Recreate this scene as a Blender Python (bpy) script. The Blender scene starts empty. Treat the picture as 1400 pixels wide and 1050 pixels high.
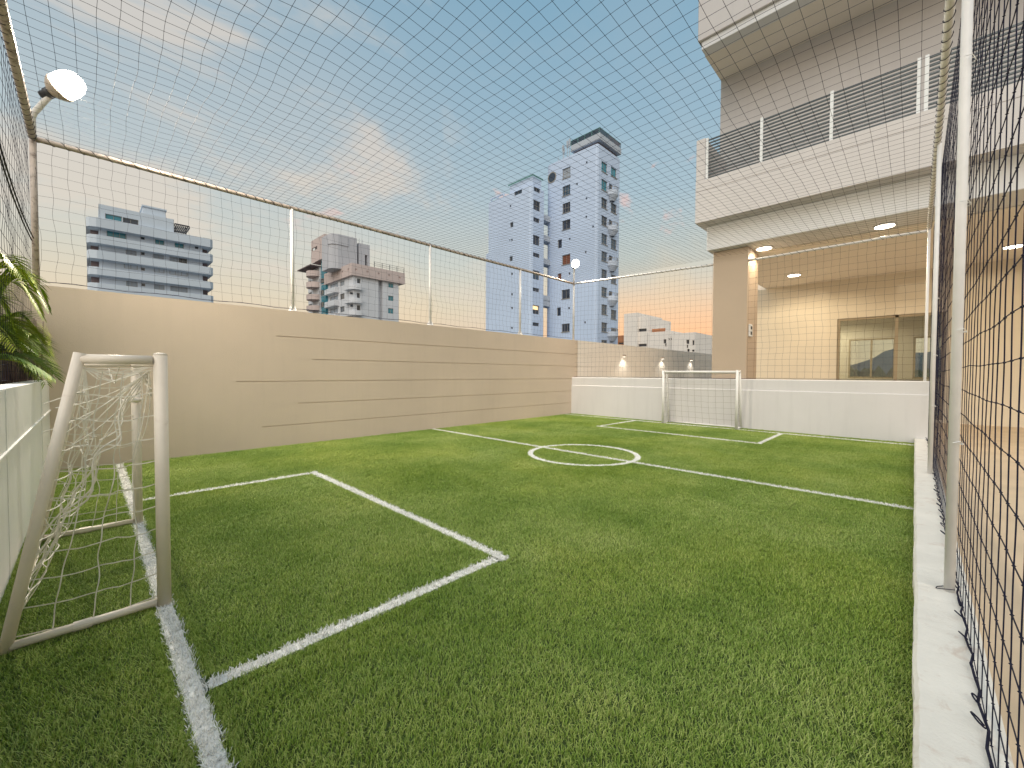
import bpy, math, random
import numpy as np
from mathutils import Vector, Matrix

random.seed(7)
rng = np.random.default_rng(7)
SC = bpy.context.scene
COL = SC.collection
R = math.radians

# ------------------------------------------------------------------ camera
EYE = 1.2
F_PX, YAW, PITCH, ROLL = 563.75, R(44.324), R(1.443), R(0.24)
_F = np.array([math.cos(YAW)*math.cos(PITCH), math.sin(YAW)*math.cos(PITCH), -math.sin(PITCH)])
_R0 = np.array([math.sin(YAW), -math.cos(YAW), 0.0])
_U0 = np.cross(_R0, _F)
_R = math.cos(ROLL)*_R0 + math.sin(ROLL)*_U0
_U = -math.sin(ROLL)*_R0 + math.cos(ROLL)*_U0
cam_d = bpy.data.cameras.new('camera')
cam = bpy.data.objects.new('camera', cam_d)
COL.objects.link(cam)
cam_d.sensor_fit = 'HORIZONTAL'
cam_d.sensor_width = 36.0
cam_d.lens = F_PX/1400*36
cam_d.clip_start = 0.02
cam_d.clip_end = 6000
M = Matrix.Identity(4)
for i in range(3):
    M[i][0] = _R[i]; M[i][1] = _U[i]; M[i][2] = -_F[i]
M[2][3] = EYE
cam.matrix_world = M
SC.camera = cam

# ------------------------------------------------------------------ sky
world = bpy.data.worlds.new('World')
SC.world = world
world.use_nodes = True


class NT:
    """small helper round a node tree"""
    def __init__(s, tree):
        s.t = tree; s.n = tree.nodes; s.l = tree.links

    def add(s, typ, **kw):
        n = s.n.new(typ)
        for k, v in kw.items():
            setattr(n, k, v)
        return n

    def inp(s, sock, val):
        if isinstance(val, bpy.types.NodeSocket):
            s.l.new(val, sock)
        else:
            sock.default_value = val

    def math(s, op, a, b=0.0, c=None, clamp=False):
        n = s.add('ShaderNodeMath', operation=op, use_clamp=clamp)
        s.inp(n.inputs[0], a); s.inp(n.inputs[1], b)
        if c is not None:
            s.inp(n.inputs[2], c)
        return n.outputs[0]

    def vmath(s, op, a, b=None):
        n = s.add('ShaderNodeVectorMath', operation=op)
        s.inp(n.inputs[0], a)
        if b is not None:
            s.inp(n.inputs[1], b)
        return n.outputs['Value'] if op in ('DOT_PRODUCT', 'LENGTH') else n.outputs[0]

    def ramp(s, fac, stops, interp='LINEAR'):
        n = s.add('ShaderNodeValToRGB')
        cr = n.color_ramp
        cr.interpolation = interp
        while len(cr.elements) < len(stops):
            cr.elements.new(0.5)
        for e, (p, c) in zip(cr.elements, stops):
            e.position = p
            e.color = tuple(c) + (1,) if not isinstance(c, (int, float)) else (c, c, c, 1)
        s.inp(n.inputs[0], fac)
        return n.outputs[0]

    def noise(s, vec, scale, detail=3.0, rough=0.5, dist=0.0):
        n = s.add('ShaderNodeTexNoise')
        if vec is not None:
            s.inp(n.inputs['Vector'], vec)
        n.inputs['Scale'].default_value = scale
        n.inputs['Detail'].default_value = detail
        n.inputs['Roughness'].default_value = rough
        n.inputs['Distortion'].default_value = dist
        return n.outputs['Fac']

    def mapr(s, v, a, b, c=0.0, d=1.0, smooth=False):
        n = s.add('ShaderNodeMapRange')
        if smooth:
            n.interpolation_type = 'SMOOTHSTEP'
        s.inp(n.inputs[0], v)
        for k, x in zip((1, 2, 3, 4), (a, b, c, d)):
            n.inputs[k].default_value = x
        return n.outputs[0]

    def mix(s, fac, a, b, blend='MIX'):
        n = s.add('ShaderNodeMix', data_type='RGBA', blend_type=blend)
        s.inp(n.inputs[0], fac)
        for k, x in ((6, a), (7, b)):
            s.inp(n.inputs[k], x if isinstance(x, bpy.types.NodeSocket) else tuple(x) + (1,))
        return n.outputs[2]


w = NT(world.node_tree)
w.n.clear()
co = w.add('ShaderNodeTexCoord').outputs['Generated']
sep = w.add('ShaderNodeSeparateXYZ')
w.l.new(co, sep.inputs[0])
dz = sep.outputs[2]
el = w.math('ARCSINE', dz)                       # elevation in radians
elf = w.math('DIVIDE', el, R(90.0))
base = w.ramp(elf, [(0.0, (0.58, 0.42, 0.28)), (0.05, (0.57, 0.43, 0.29)), (0.10, (0.505, 0.45, 0.34)),
                    (0.165, (0.385, 0.42, 0.395)), (0.25, (0.275, 0.362, 0.41)), (0.35, (0.205, 0.31, 0.385)),
                    (0.47, (0.148, 0.265, 0.355)), (1.0, (0.08, 0.19, 0.31))])
# the afterglow: a warm low band that lies towards the far end of the court
az = w.vmath('DOT_PRODUCT', co, (0.908, 0.419, 0.0))
glow = w.math('MULTIPLY', w.mapr(az, 0.93, 1.0, 0, 1, True), w.mapr(elf, 0.03, 0.17, 1, 0, True))
sky = w.mix(w.math('MULTIPLY', glow, 0.8), base, (0.80, 0.40, 0.19))
warm = w.math('MULTIPLY', w.mapr(w.noise(co, 2.6, 4.0, 0.55, 0.4), 0.45, 0.65, 0, 1, True),
              w.math('MULTIPLY', w.mapr(elf, 0.03, 0.10, 0, 1, True), w.mapr(elf, 0.13, 0.24, 1, 0, True)))
sky = w.mix(w.math('MULTIPLY', warm, 0.40), sky, (0.60, 0.46, 0.29))
# high thin cloud, drawn out in streaks, and a few small warm puffs lower down
mp = w.add('ShaderNodeMapping')
mp.inputs['Rotation'].default_value = (R(12), R(25), R(38))
mp.inputs['Scale'].default_value = (1.0, 2.6, 3.2)
w.l.new(co, mp.inputs[0])
n1 = w.noise(mp.outputs[0], 1.9, 8.0, 0.60, 0.35)
n2 = w.noise(co, 1.3, 3.0, 0.5, 0.2)
leftness = w.mapr(w.vmath('DOT_PRODUCT', co, (0.02, 1.0, 0.05)), 0.45, 0.95, 0.0, 1.0, True)
cm = w.math('MULTIPLY', w.mapr(n1, 0.45, 0.65, 0, 1, True), w.mapr(n2, 0.30, 0.62, 0.25, 1, True))
cm = w.math('ADD', w.math('MULTIPLY', cm, w.math('MULTIPLY_ADD', leftness, 0.85, 0.12)),
            w.math('MULTIPLY', w.math('MULTIPLY', leftness, w.mapr(n2, 0.38, 0.7, 0.0, 0.5)), 0.8))
cm = w.math('MULTIPLY', cm, w.mapr(elf, 0.02, 0.12, 0, 1, True), clamp=True)
ccol = w.ramp(elf, [(0.0, (0.55, 0.42, 0.30)), (0.14, (0.49, 0.45, 0.385)), (0.30, (0.425, 0.41, 0.385)), (0.6, (0.38, 0.375, 0.36))])
sky = w.mix(cm, sky, ccol)
n3 = w.noise(mp.outputs[0], 5.5, 5.0, 0.55, 0.3)
puff = w.math('MULTIPLY', w.mapr(n3, 0.61, 0.70, 0, 1, True),
              w.math('MULTIPLY', w.mapr(elf, 0.16, 0.22, 0, 1, True), w.mapr(elf, 0.27, 0.36, 1, 0, True)))
sky = w.mix(w.math('MULTIPLY', puff, 0.6), sky, (0.58, 0.39, 0.35))
bg = w.add('ShaderNodeBackground')
w.l.new(sky, bg.inputs[0])
bg.inputs[1].default_value = 0.80
wo = w.add('ShaderNodeOutputWorld')
w.l.new(bg.outputs[0], wo.inputs[0])

# the soft light of the bright evening sky overhead
sun_d = bpy.data.lights.new('sky_sun', 'SUN')
sun = bpy.data.objects.new('sky_sun', sun_d)
COL.objects.link(sun)
sun_d.energy = 1.4
sun_d.angle = R(70)
sun_d.color = (1.0, 0.90, 0.78)
sun.rotation_euler = Vector((0.66, 0.42, -0.68)).to_track_quat('-Z', 'Y').to_euler()

SC.view_settings.view_transform = 'Standard'
SC.view_settings.look = 'None'
SC.view_settings.exposure = 0.92
SC.view_settings.gamma = 1.0
SC.render.engine = 'CYCLES'
SC.cycles.use_denoising = True
SC.cycles.max_bounces = 8
SC.cycles.transparent_max_bounces = 16
SC.cycles.sample_clamp_indirect = 6.0
SC.render.filter_size = 1.2


# ------------------------------------------------------------------ picture position -> place
def ray(px, py):
    return _F*F_PX + _R*(px-700) - _U*(py-525)


def on(axis, val, px, py):
    d = ray(px, py)
    o = np.array([0, 0, EYE])
    t = (val - o[axis])/d[axis]
    return o + d*t


# ------------------------------------------------------------------ materials
MATS = {}


def mat(name, col, rough=0.6, var=0.08, scale=3.0, bump=0.0, bscale=60.0, spec=0.4, metal=0.0, streak=0.0, dirt=None):
    m = bpy.data.materials.new(name)
    m.use_nodes = True
    t = NT(m.node_tree)
    b = t.n['Principled BSDF']
    p = t.add('ShaderNodeNewGeometry').outputs['Position']
    f = t.noise(p, scale, 5.0, 0.6)
    c0 = tuple(max(0, x*(1-var)) for x in col)
    c1 = tuple(min(1, x*(1+var)) for x in col)
    c = t.mix(t.mapr(f, 0.3, 0.7), c0, c1)
    if streak:
        mpn = t.add('ShaderNodeMapping')
        mpn.inputs['Scale'].default_value = (9, 9, 0.6)
        t.l.new(p, mpn.inputs[0])
        s = t.noise(mpn.outputs[0], 1.0, 5.0, 0.65)
        c = t.mix(t.math('MULTIPLY', t.mapr(s, 0.5, 0.75), streak), c, tuple(x*0.55 for x in col))
    if dirt:
        d = t.noise(p, dirt[0], 8.0, 0.7, 0.6)
        c = t.mix(t.math('MULTIPLY', t.mapr(d, dirt[1], dirt[1]+0.12), dirt[3]), c, dirt[2])
    t.l.new(c, b.inputs['Base Color'])
    fr = t.noise(p, scale*4, 3.0)
    t.l.new(t.mapr(fr, 0.3, 0.7, max(0.02, rough-0.08), min(1, rough+0.08)), b.inputs['Roughness'])
    b.inputs['Specular IOR Level'].default_value = spec
    b.inputs['Metallic'].default_value = metal
    if bump:
        bn = t.add('ShaderNodeBump')
        bn.inputs['Strength'].default_value = bump
        bn.inputs['Distance'].default_value = 0.01
        t.l.new(t.noise(p, bscale, 6.0, 0.6), bn.inputs['Height'])
        t.l.new(bn.outputs[0], b.inputs['Normal'])
    MATS[name] = m
    return m


def emit(name, col, strength):
    m = bpy.data.materials.new(name)
    m.use_nodes = True
    t = NT(m.node_tree)
    b = t.n['Principled BSDF']
    b.inputs['Base Color'].default_value = (0.8, 0.8, 0.8, 1)
    b.inputs['Emission Color'].default_value = tuple(col) + (1,)
    b.inputs['Emission Strength'].default_value = strength
    MATS[name] = m
    return m


def glass(name, tint=(0.9, 0.95, 0.95), refl=0.12):
    m = bpy.data.materials.new(name)
    m.use_nodes = True
    t = NT(m.node_tree)
    t.n.clear()
    o = t.add('ShaderNodeOutputMaterial')
    tr = t.add('ShaderNodeBsdfTransparent')
    tr.inputs[0].default_value = tint + (1,)
    gl = t.add('ShaderNodeBsdfGlossy')
    gl.inputs['Roughness'].default_value = 0.02
    fr = t.add('ShaderNodeFresnel')
    fr.inputs[0].default_value = 1.5
    mx = t.add('ShaderNodeMixShader')
    t.l.new(t.math('ADD', fr.outputs[0], refl, clamp=True), mx.inputs[0])
    t.l.new(tr.outputs[0], mx.inputs[1]); t.l.new(gl.outputs[0], mx.inputs[2])
    t.l.new(mx.outputs[0], o.inputs[0])
    MATS[name] = m
    return m


mat('wall_beige', (0.64, 0.525, 0.42), 0.75, 0.05, 0.7, 0.3, 90, streak=0.07, dirt=(1.3, 0.62, (0.47, 0.39, 0.32), 0.25))
mat('wall_cream', (0.86, 0.80, 0.73), 0.75, 0.05, 0.7, 0.2, 90, streak=0.10)
mat('wall_white', (0.65, 0.625, 0.615), 0.7, 0.04, 0.9, 0.2, 80, streak=0.12, dirt=(4.5, 0.66, (0.50, 0.46, 0.42), 0.30))
mat('planter_white', (0.82, 0.81, 0.79), 0.6, 0.04, 1.5, 0.15, 80, streak=0.12)
mat('kerb_paint', (0.74, 0.71, 0.65), 0.7, 0.06, 4, 0.35, 70, dirt=(7, 0.555, (0.50, 0.37, 0.29), 0.5))
mat('deck', (0.60, 0.47, 0.33), 0.5, 0.10, 2.0, 0.2, 60)
mat('facade', (0.56, 0.535, 0.53), 0.75, 0.05, 0.6, 0.2, 60, streak=0.08)
mat('facade_pale', (0.66, 0.66, 0.67), 0.7, 0.04, 0.8, 0.15, 60)
mat('soffit', (0.78, 0.72, 0.64), 0.7, 0.04, 0.8, 0.1, 60)
mat('column', (0.46, 0.36, 0.27), 0.7, 0.05, 1.0, 0.2, 80)
mat('back_wall', (0.74, 0.66, 0.53), 0.7, 0.05, 0.9, 0.15, 70)
mat('rail_metal', (0.10, 0.115, 0.12), 0.45, 0.05, 8, metal=0.3)
mat('rail_post', (0.70, 0.72, 0.73), 0.4, 0.05, 8)
mat('pipe_white', (0.74, 0.72, 0.70), 0.4, 0.05, 7, 0.1, 120, dirt=(6, 0.64, (0.42, 0.34, 0.27), 0.5))
mat('pipe_aged', (0.50, 0.42, 0.36), 0.5, 0.20, 9, 0.2, 120, dirt=(14, 0.52, (0.13, 0.09, 0.07), 0.8))
mat('goal_paint', (0.74, 0.66, 0.56), 0.45, 0.05, 6, 0.12, 90, dirt=(8, 0.63, (0.45, 0.33, 0.25), 0.45))
mat('goal_paint_far', (0.76, 0.74, 0.71), 0.45, 0.05, 6)
mat('goal_cord', (0.70, 0.66, 0.57), 0.9, 0.15, 20)
mat('goal_cord_shaded', (0.36, 0.33, 0.29), 0.9, 0.15, 20)  # white cord darkened: shading of the far net put into its colour
mat('net_cord', (0.014, 0.015, 0.034), 0.8, 0.25, 30, spec=0.15)
mat('lamp_body', (0.48, 0.40, 0.32), 0.5, 0.06, 10)
mat('dark_metal', (0.05, 0.05, 0.055), 0.5, 0.1, 10)
mat('white_plastic', (0.75, 0.75, 0.74), 0.4, 0.03, 10)
mat('frame_bronze', (0.34, 0.28, 0.19), 0.45, 0.06, 8)
mat('window_frame', (0.30, 0.28, 0.25), 0.5, 0.06, 8)
mat('soil', (0.05, 0.035, 0.025), 0.95, 0.3, 20, 0.8, 40)
mat('cane', (0.20, 0.145, 0.13), 0.8, 0.35, 12, 0.3, 60)
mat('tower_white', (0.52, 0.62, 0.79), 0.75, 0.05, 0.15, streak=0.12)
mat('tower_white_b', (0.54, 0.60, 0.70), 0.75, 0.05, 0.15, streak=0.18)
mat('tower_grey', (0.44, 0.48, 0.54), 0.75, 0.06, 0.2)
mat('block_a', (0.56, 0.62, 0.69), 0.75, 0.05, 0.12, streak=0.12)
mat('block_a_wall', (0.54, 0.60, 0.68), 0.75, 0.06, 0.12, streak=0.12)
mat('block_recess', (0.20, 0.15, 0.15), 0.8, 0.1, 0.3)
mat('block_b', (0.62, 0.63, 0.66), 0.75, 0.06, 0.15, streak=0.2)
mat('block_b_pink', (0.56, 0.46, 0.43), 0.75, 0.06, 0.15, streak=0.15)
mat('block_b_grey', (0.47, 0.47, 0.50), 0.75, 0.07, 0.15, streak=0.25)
mat('teal_glass', (0.03, 0.20, 0.26), 0.15, 0.2, 0.6, spec=0.8)
mat('dark_glass', (0.030, 0.038, 0.055), 0.12, 0.3, 0.8, spec=0.8)
mat('blue_glass', (0.05, 0.085, 0.13), 0.15, 0.2, 0.8, spec=0.8)
mat('shutter_grey', (0.33, 0.37, 0.42), 0.6, 0.06, 2)
mat('shutter_brown', (0.20, 0.075, 0.04), 0.6, 0.1, 2)
mat('cream_house', (0.78, 0.72, 0.66), 0.75, 0.05, 0.2, streak=0.15)
mat('terracotta', (0.45, 0.20, 0.10), 0.8, 0.1, 1)
mat('green_rail', (0.12, 0.26, 0.24), 0.4, 0.1, 1)
mat('ground', (0.14, 0.14, 0.12), 0.9, 0.2, 0.05)
mat('hill', (0.035, 0.060, 0.085), 0.95, 0.3, 0.01)
mat('hill_trees', (0.016, 0.035, 0.020), 0.95, 0.4, 0.05)
mat('room', (0.62, 0.58, 0.50), 0.7, 0.03, 1)
mat('cable', (0.012, 0.012, 0.012), 0.6, 0.1, 10)
glass('clear_glass', (0.88, 0.92, 0.90), 0.03)
glass('rail_glass', (0.70, 0.80, 0.82), 0.15)
emit('lens_glow', (1.0, 0.93, 0.80), 18.0)
emit('downlight_glow', (1.0, 0.90, 0.72), 9.0)
emit('sconce_glow', (1.0, 0.93, 0.80), 1.6)
emit('amber_window', (1.0, 0.55, 0.10), 0.7)


def leaf_mat(name, c_a, c_b, c_c, rough=0.5):
    m = bpy.data.materials.new(name)
    m.use_nodes = True
    t = NT(m.node_tree)
    b = t.n['Principled BSDF']
    a = t.add('ShaderNodeAttribute', attribute_name='tone').outputs['Fac']
    p = t.add('ShaderNodeNewGeometry').outputs['Position']
    big = t.noise(p, 0.9, 4.0, 0.6)
    mid = t.noise(p, 7.0, 3.0, 0.6)
    v = t.math('ADD', t.math('MULTIPLY', a, 0.62), t.math('ADD', t.math('MULTIPLY', big, 0.95), t.math('MULTIPLY', mid, 0.22)))
    c = t.ramp(t.mapr(v, 0.45, 1.25), [(0.0, c_a), (0.5, c_b), (1.0, c_c)])
    hue = t.noise(p, 0.55, 3.0, 0.6, 0.5)
    if c_b[1] > c_b[0] * 1.1:
        c = t.mix(t.math('MULTIPLY', t.mapr(hue, 0.42, 0.62), 0.4), c, (1.18, 1.06, 0.62), 'MULTIPLY')
    t.l.new(c, b.inputs['Base Color'])
    b.inputs['Roughness'].default_value = rough
    b.inputs['Specular IOR Level'].default_value = 0.3
    MATS[name] = m
    return m


leaf_mat('turf_blade', (0.070, 0.155, 0.018), (0.220, 0.335, 0.048), (0.480, 0.540, 0.180), 0.5)
leaf_mat('line_blade', (0.66, 0.66, 0.60), (0.82, 0.81, 0.77), (0.88, 0.87, 0.85), 0.6)
leaf_mat('palm_leaf', (0.040, 0.10, 0.012), (0.14, 0.24, 0.02), (0.38, 0.40, 0.035), 0.4)
mat('turf_base', (0.05, 0.08, 0.02), 0.95, 0.3, 15)
mat('line_base', (0.82, 0.81, 0.78), 0.9, 0.1, 30)


# ------------------------------------------------------------------ mesh building
class MB:
    def __init__(s):
        s.v = []; s.f = []; s.mi = []

    def add(s, verts, faces, m=0):
        o = len(s.v)
        s.v.extend([tuple(map(float, p)) for p in verts])
        s.f.extend([tuple(i+o for i in f) for f in faces])
        s.mi.extend([m]*len(faces))
        return s

    def box(s, x0, x1, y0, y1, z0, z1, b=0.0, m=0):
        if b <= 0:
            v = [(x, y, z) for z in (z0, z1) for y in (y0, y1) for x in (x0, x1)]
            return s.add(v, [(0, 2, 3, 1), (4, 5, 7, 6), (0, 1, 5, 4), (2, 6, 7, 3), (0, 4, 6, 2), (1, 3, 7, 5)], m)
        # bevelled box: three rings on the vertical outline
        def ring(i, z):
            a0, a1, c0, c1 = x0+i, x1-i, y0+i, y1-i
            k = b
            return [(a0+k, c0, z), (a1-k, c0, z), (a1, c0+k, z), (a1, c1-k, z), (a1-k, c1, z), (a0+k, c1, z), (a0, c1-k, z), (a0, c0+k, z)]
        rs = [ring(b, z0), ring(0, z0+b), ring(0, z1-b), ring(b, z1)]
        v = sum(rs, [])
        f = []
        for j in range(3):
            for i in range(8):
                f.append((j*8+i, j*8+(i+1) % 8, (j+1)*8+(i+1) % 8, (j+1)*8+i))
        f.append(tuple(range(7, -1, -1)))
        f.append(tuple(range(24, 32)))
        return s.add(v, f, m)

    def tube(s, pts, r, n=10, caps=True, m=0):
        P = np.array(pts, float)
        k = len(P)
        rr = np.full(k, r) if np.isscalar(r) else np.array(r, float)
        T = np.gradient(P, axis=0)
        T /= np.linalg.norm(T, axis=1)[:, None] + 1e-12
        ref = np.array([0, 0, 1.0]) if abs(T[:, 2]).mean() < 0.8 else np.array([1.0, 0.2, 0])
        A = np.cross(T, ref); A /= np.linalg.norm(A, axis=1)[:, None] + 1e-12
        B = np.cross(T, A)
        an = np.arange(n)/n*2*math.pi
        V = P[:, None, :] + rr[:, None, None]*(np.cos(an)[None, :, None]*A[:, None, :] + np.sin(an)[None, :, None]*B[:, None, :])
        f = [(j*n+i, j*n+(i+1) % n, (j+1)*n+(i+1) % n, (j+1)*n+i) for j in range(k-1) for i in range(n)]
        if caps:
            f.append(tuple(range(n-1, -1, -1))); f.append(tuple(range((k-1)*n, k*n)))
        return s.add(V.reshape(-1, 3), f, m)

    def lathe(s, c, prof, axis=(0, 0, 1), n=20, m=0):
        ax = np.array(axis, float); ax /= np.linalg.norm(ax)
        ref = np.array([0, 0, 1.0]) if abs(ax[2]) < 0.8 else np.array([1.0, 0, 0])
        A = np.cross(ax, ref); A /= np.linalg.norm(A); B = np.cross(ax, A)
        c = np.array(c, float)
        V = []
        for r_, h in prof:
            for i in range(n):
                a = i/n*2*math.pi
                V.append(c + ax*h + r_*(math.cos(a)*A + math.sin(a)*B))
        k = len(prof)
        f = [(j*n+i, j*n+(i+1) % n, (j+1)*n+(i+1) % n, (j+1)*n+i) for j in range(k-1) for i in range(n)]
        f.append(tuple(range(n-1, -1, -1))); f.append(tuple(range((k-1)*n, k*n)))
        return s.add(V, f, m)

    def prism(s, poly, z0, z1, m=0):
        n = len(poly)
        v = [(x, y, z0) for x, y in poly] + [(x, y, z1) for x, y in poly]
        f = [(i, (i+1) % n, n+(i+1) % n, n+i) for i in range(n)]
        f += [tuple(range(n-1, -1, -1)), tuple(range(n, 2*n))]
        return s.add(v, f, m)

    def facade(s, axis, const, a0, a1, z0, z1, holes, m=0):
        """a wall sheet at u=const (axis 0) or v=const (axis 1) with stepped recesses (b0,b1,y0,y1,depth)"""
        A = sorted(set([a0, a1] + [min(max(x, a0), a1) for h in holes for x in h[:2]]))
        Z = sorted(set([z0, z1] + [min(max(x, z0), z1) for h in holes for x in h[2:4]]))
        D = np.zeros((len(A)-1, len(Z)-1))
        for i in range(len(A)-1):
            for j in range(len(Z)-1):
                ca, cz = (A[i]+A[i+1])/2, (Z[j]+Z[j+1])/2
                for h in holes:
                    if h[0] < ca < h[1] and h[2] < cz < h[3]:
                        D[i, j] = h[4]

        def P(a, z, d):
            return (const+d, a, z) if axis == 0 else (a, const+d, z)
        for i in range(len(A)-1):
            for j in range(len(Z)-1):
                d = D[i, j]
                if d < 90:
                    s.add([P(A[i], Z[j], d), P(A[i+1], Z[j], d), P(A[i+1], Z[j+1], d), P(A[i], Z[j+1], d)], [(0, 1, 2, 3)], m)
                cap = lambda q: min(q, 0.3)
                if i+1 < len(A)-1 and D[i+1, j] != d:
                    e = cap(D[i+1, j]); g = cap(d)
                    s.add([P(A[i+1], Z[j], g), P(A[i+1], Z[j], e), P(A[i+1], Z[j+1], e), P(A[i+1], Z[j+1], g)], [(0, 1, 2, 3)], m)
                if j+1 < len(Z)-1 and D[i, j+1] != d:
                    e = cap(D[i, j+1]); g = cap(d)
                    s.add([P(A[i], Z[j+1], g), P(A[i+1], Z[j+1], g), P(A[i+1], Z[j+1], e), P(A[i], Z[j+1], e)], [(0, 1, 2, 3)], m)
        return s

    def build(s, name, mats, parent=None, smooth=False):
        me = bpy.data.meshes.new(name)
        me.from_pydata(s.v, [], s.f)
        if isinstance(mats, str):
            mats = [mats]
        for q in mats:
            me.materials.append(MATS[q])
        if len(mats) > 1:
            me.polygons.foreach_set('material_index', s.mi)
        if smooth:
            me.polygons.foreach_set('use_smooth', [True]*len(me.polygons))
        me.update()
        return put(name, me, parent)


def put(name, me, parent=None, loc=None):
    o = bpy.data.objects.new(name, me)
    COL.objects.link(o)
    if parent is not None:
        o.parent = parent
        o.matrix_parent_inverse = Matrix.Translation(-Vector(root_loc(parent)))
    if loc is not None:
        o.location = loc
    return o


def root_loc(o):
    l = Vector((0, 0, 0))
    while o is not None:
        if o.type == 'EMPTY':
            l = Vector(o.location)
            break
        if o.parent is None:
            l = Vector(o.location)
            break
        o = o.parent
        # parts are built in world space, only the root carries an offset
    return l


def put_child(name, me, part):
    """a sub-part under a part that is itself built in world space"""
    o = bpy.data.objects.new(name, me)
    COL.objects.link(o)
    o.parent = part
    return o


def sub(mb, name, mats, part, smooth=False):
    o = mb.build(name, mats, None, smooth)
    o.parent = part
    return o


def thing(name, label, cat, loc, group=None):
    o = bpy.data.objects.new(name, None)
    COL.objects.link(o)
    o.location = loc
    o.empty_display_size = 0.2
    return tag(o, label, cat, group)


def tag(o, label=None, cat=None, group=None, kind=None):
    if label: o['label'] = label
    if cat: o['category'] = cat
    if group: o['group'] = group
    if kind: o['kind'] = kind
    return o


def plain(me_name, mb, mats, smooth=False):
    """mesh data only, for shared pieces"""
    me = bpy.data.meshes.new(me_name)
    me.from_pydata(mb.v, [], mb.f)
    for q in ([mats] if isinstance(mats, str) else mats):
        me.materials.append(MATS[q])
    if smooth:
        me.polygons.foreach_set('use_smooth', [True]*len(me.polygons))
    me.update()
    return me


# ------------------------------------------------------------------ ground and decks
WALL_V = 7.37          # court face of the long beige wall
FAR_U = 10.10          # court face of the far parapet
U0 = -0.34             # court face of the planter
ZG = -12.0             # street level, the court is on a podium

mb = MB(); mb.box(-1500, 3000, -1500, 3000, ZG-1, ZG)
tag(mb.build('ground', 'ground'), kind='structure')
mb = MB(); mb.box(-7, 26, -9, 7.52, -0.60, -0.05)
mb.box(-6.9, 25.9, -8.9, 7.50, -11.99, -0.60)
tag(mb.build('terrace_deck', ['deck']), kind='structure')
mb = MB(); mb.add([(U0-0.02, -0.03, 0), (FAR_U+0.02, -0.03, 0), (FAR_U+0.02, WALL_V+0.02, 0), (U0-0.02, WALL_V+0.02, 0),
                   (U0-0.02, -0.03, -0.049), (FAR_U+0.02, -0.03, -0.049), (FAR_U+0.02, WALL_V+0.02, -0.049), (U0-0.02, WALL_V+0.02, -0.049)],
                  [(0, 1, 2, 3), (0, 4, 5, 1), (1, 5, 6, 2), (2, 6, 7, 3), (3, 7, 4, 0)])
turf = tag(mb.build('turf', 'turf_base'), kind='structure')

# hills far off, seen through the room's window
mb = MB()
N = 90
top = []
for i in range(N+1):
    a = R(-28 + 70*i/N)
    d = 900 + 60*math.sin(i*0.4)
    h = 30 + 17*math.sin(i*0.21+1.2) + 7*math.sin(i*0.53) + 3*math.sin(i*1.3+2) + rng.normal()*0.6
    top.append((a, d, h))
V = []; Fc = []
for a, d, h in top:
    for dd, hh in ((-260, ZG), (-170, ZG+(h-ZG)*0.45), (-70, ZG+(h-ZG)*0.85), (0, h), (120, h*0.8), (300, ZG)):
        V.append(((d+dd)*math.cos(a), (d+dd)*math.sin(a), hh + rng.normal()*1.2))
for i in range(N):
    for j in range(5):
        Fc.append((i*6+j, (i+1)*6+j, (i+1)*6+j+1, i*6+j+1))
mb.add(V, Fc)
tag(mb.build('hills', 'hill', smooth=True), kind='structure')
mb = MB()
for i in range(420):                       # a far-off belt of trees at the foot of the hills
    a = R(random.uniform(-20, 30)); d = random.uniform(380, 520)
    r_ = random.uniform(4, 9); h = random.uniform(10, 21)
    c = (d*math.cos(a), d*math.sin(a), ZG)
    prof = [(r_*0.3, 0), (r_*random.uniform(.8, 1.1), h*.35), (r_*random.uniform(.8, 1.1), h*.6), (r_*random.uniform(.4, .7), h*.85), (0.3, h)]
    mb.lathe(c, prof, (random.uniform(-.1, .1), random.uniform(-.1, .1), 1), 7)
tag(mb.build('distant_woodland', 'hill_trees'), 'dark belt of trees at the foot of the distant hills', None, None, 'stuff')


# ------------------------------------------------------------------ far buildings
def rect_on(axis, val, x0, y0, x1, y1):
    xm, ym = (x0+x1)/2, (y0+y1)/2
    k = 1-axis
    a = sorted((on(axis, val, x0, ym)[k], on(axis, val, x1, ym)[k]))
    z = sorted((on(axis, val, xm, y0)[2], on(axis, val, xm, y1)[2]))
    return a[0], a[1], z[0], z[1]


def window(parent, axis, const, r, depth, kind='dark_glass', cols=2, rows=1, frame='window_frame', sill=True):
    """a window set in its recess: frame with mullions, its pane as a sub-part"""
    a0, a1, z0, z1 = r
    f = min(0.07, (a1-a0)*0.12, (z1-z0)*0.12)
    d0, d1 = const+depth-0.09, const+depth-0.01

    def bx(m, p, q, y0, y1, e0, e1):
        if axis == 0:
            m.box(e0, e1, p, q, y0, y1)
        else:
            m.box(p, q, e0, e1, y0, y1)
    m = MB()
    bx(m, a0, a1, z0, z0+f, d0, d1); bx(m, a0, a1, z1-f, z1, d0, d1)
    bx(m, a0, a0+f, z0+f, z1-f, d0, d1); bx(m, a1-f, a1, z0+f, z1-f, d0, d1)
    for i in range(1, cols):
        x = a0 + (a1-a0)*i/cols
        bx(m, x-f*0.35, x+f*0.35, z0+f, z1-f, d0+0.01, d1)
    for j in range(1, rows):
        y = z0 + (z1-z0)*j/rows
        bx(m, a0+f, a1-f, y-f*0.35, y+f*0.35, d0+0.012, d1)
    if sill:
        bx(m, a0-0.08, a1+0.08, z0-0.10, z0-0.003, const-0.10, const+depth)
    o = m.build('window', frame, parent)
    p = MB()
    bx(p, a0+f*0.5, a1-f*0.5, z0+f*0.5, z1-f*0.5, d0+0.045, d0+0.06)
    sub(p, 'pane', kind, o)
    return o


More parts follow.
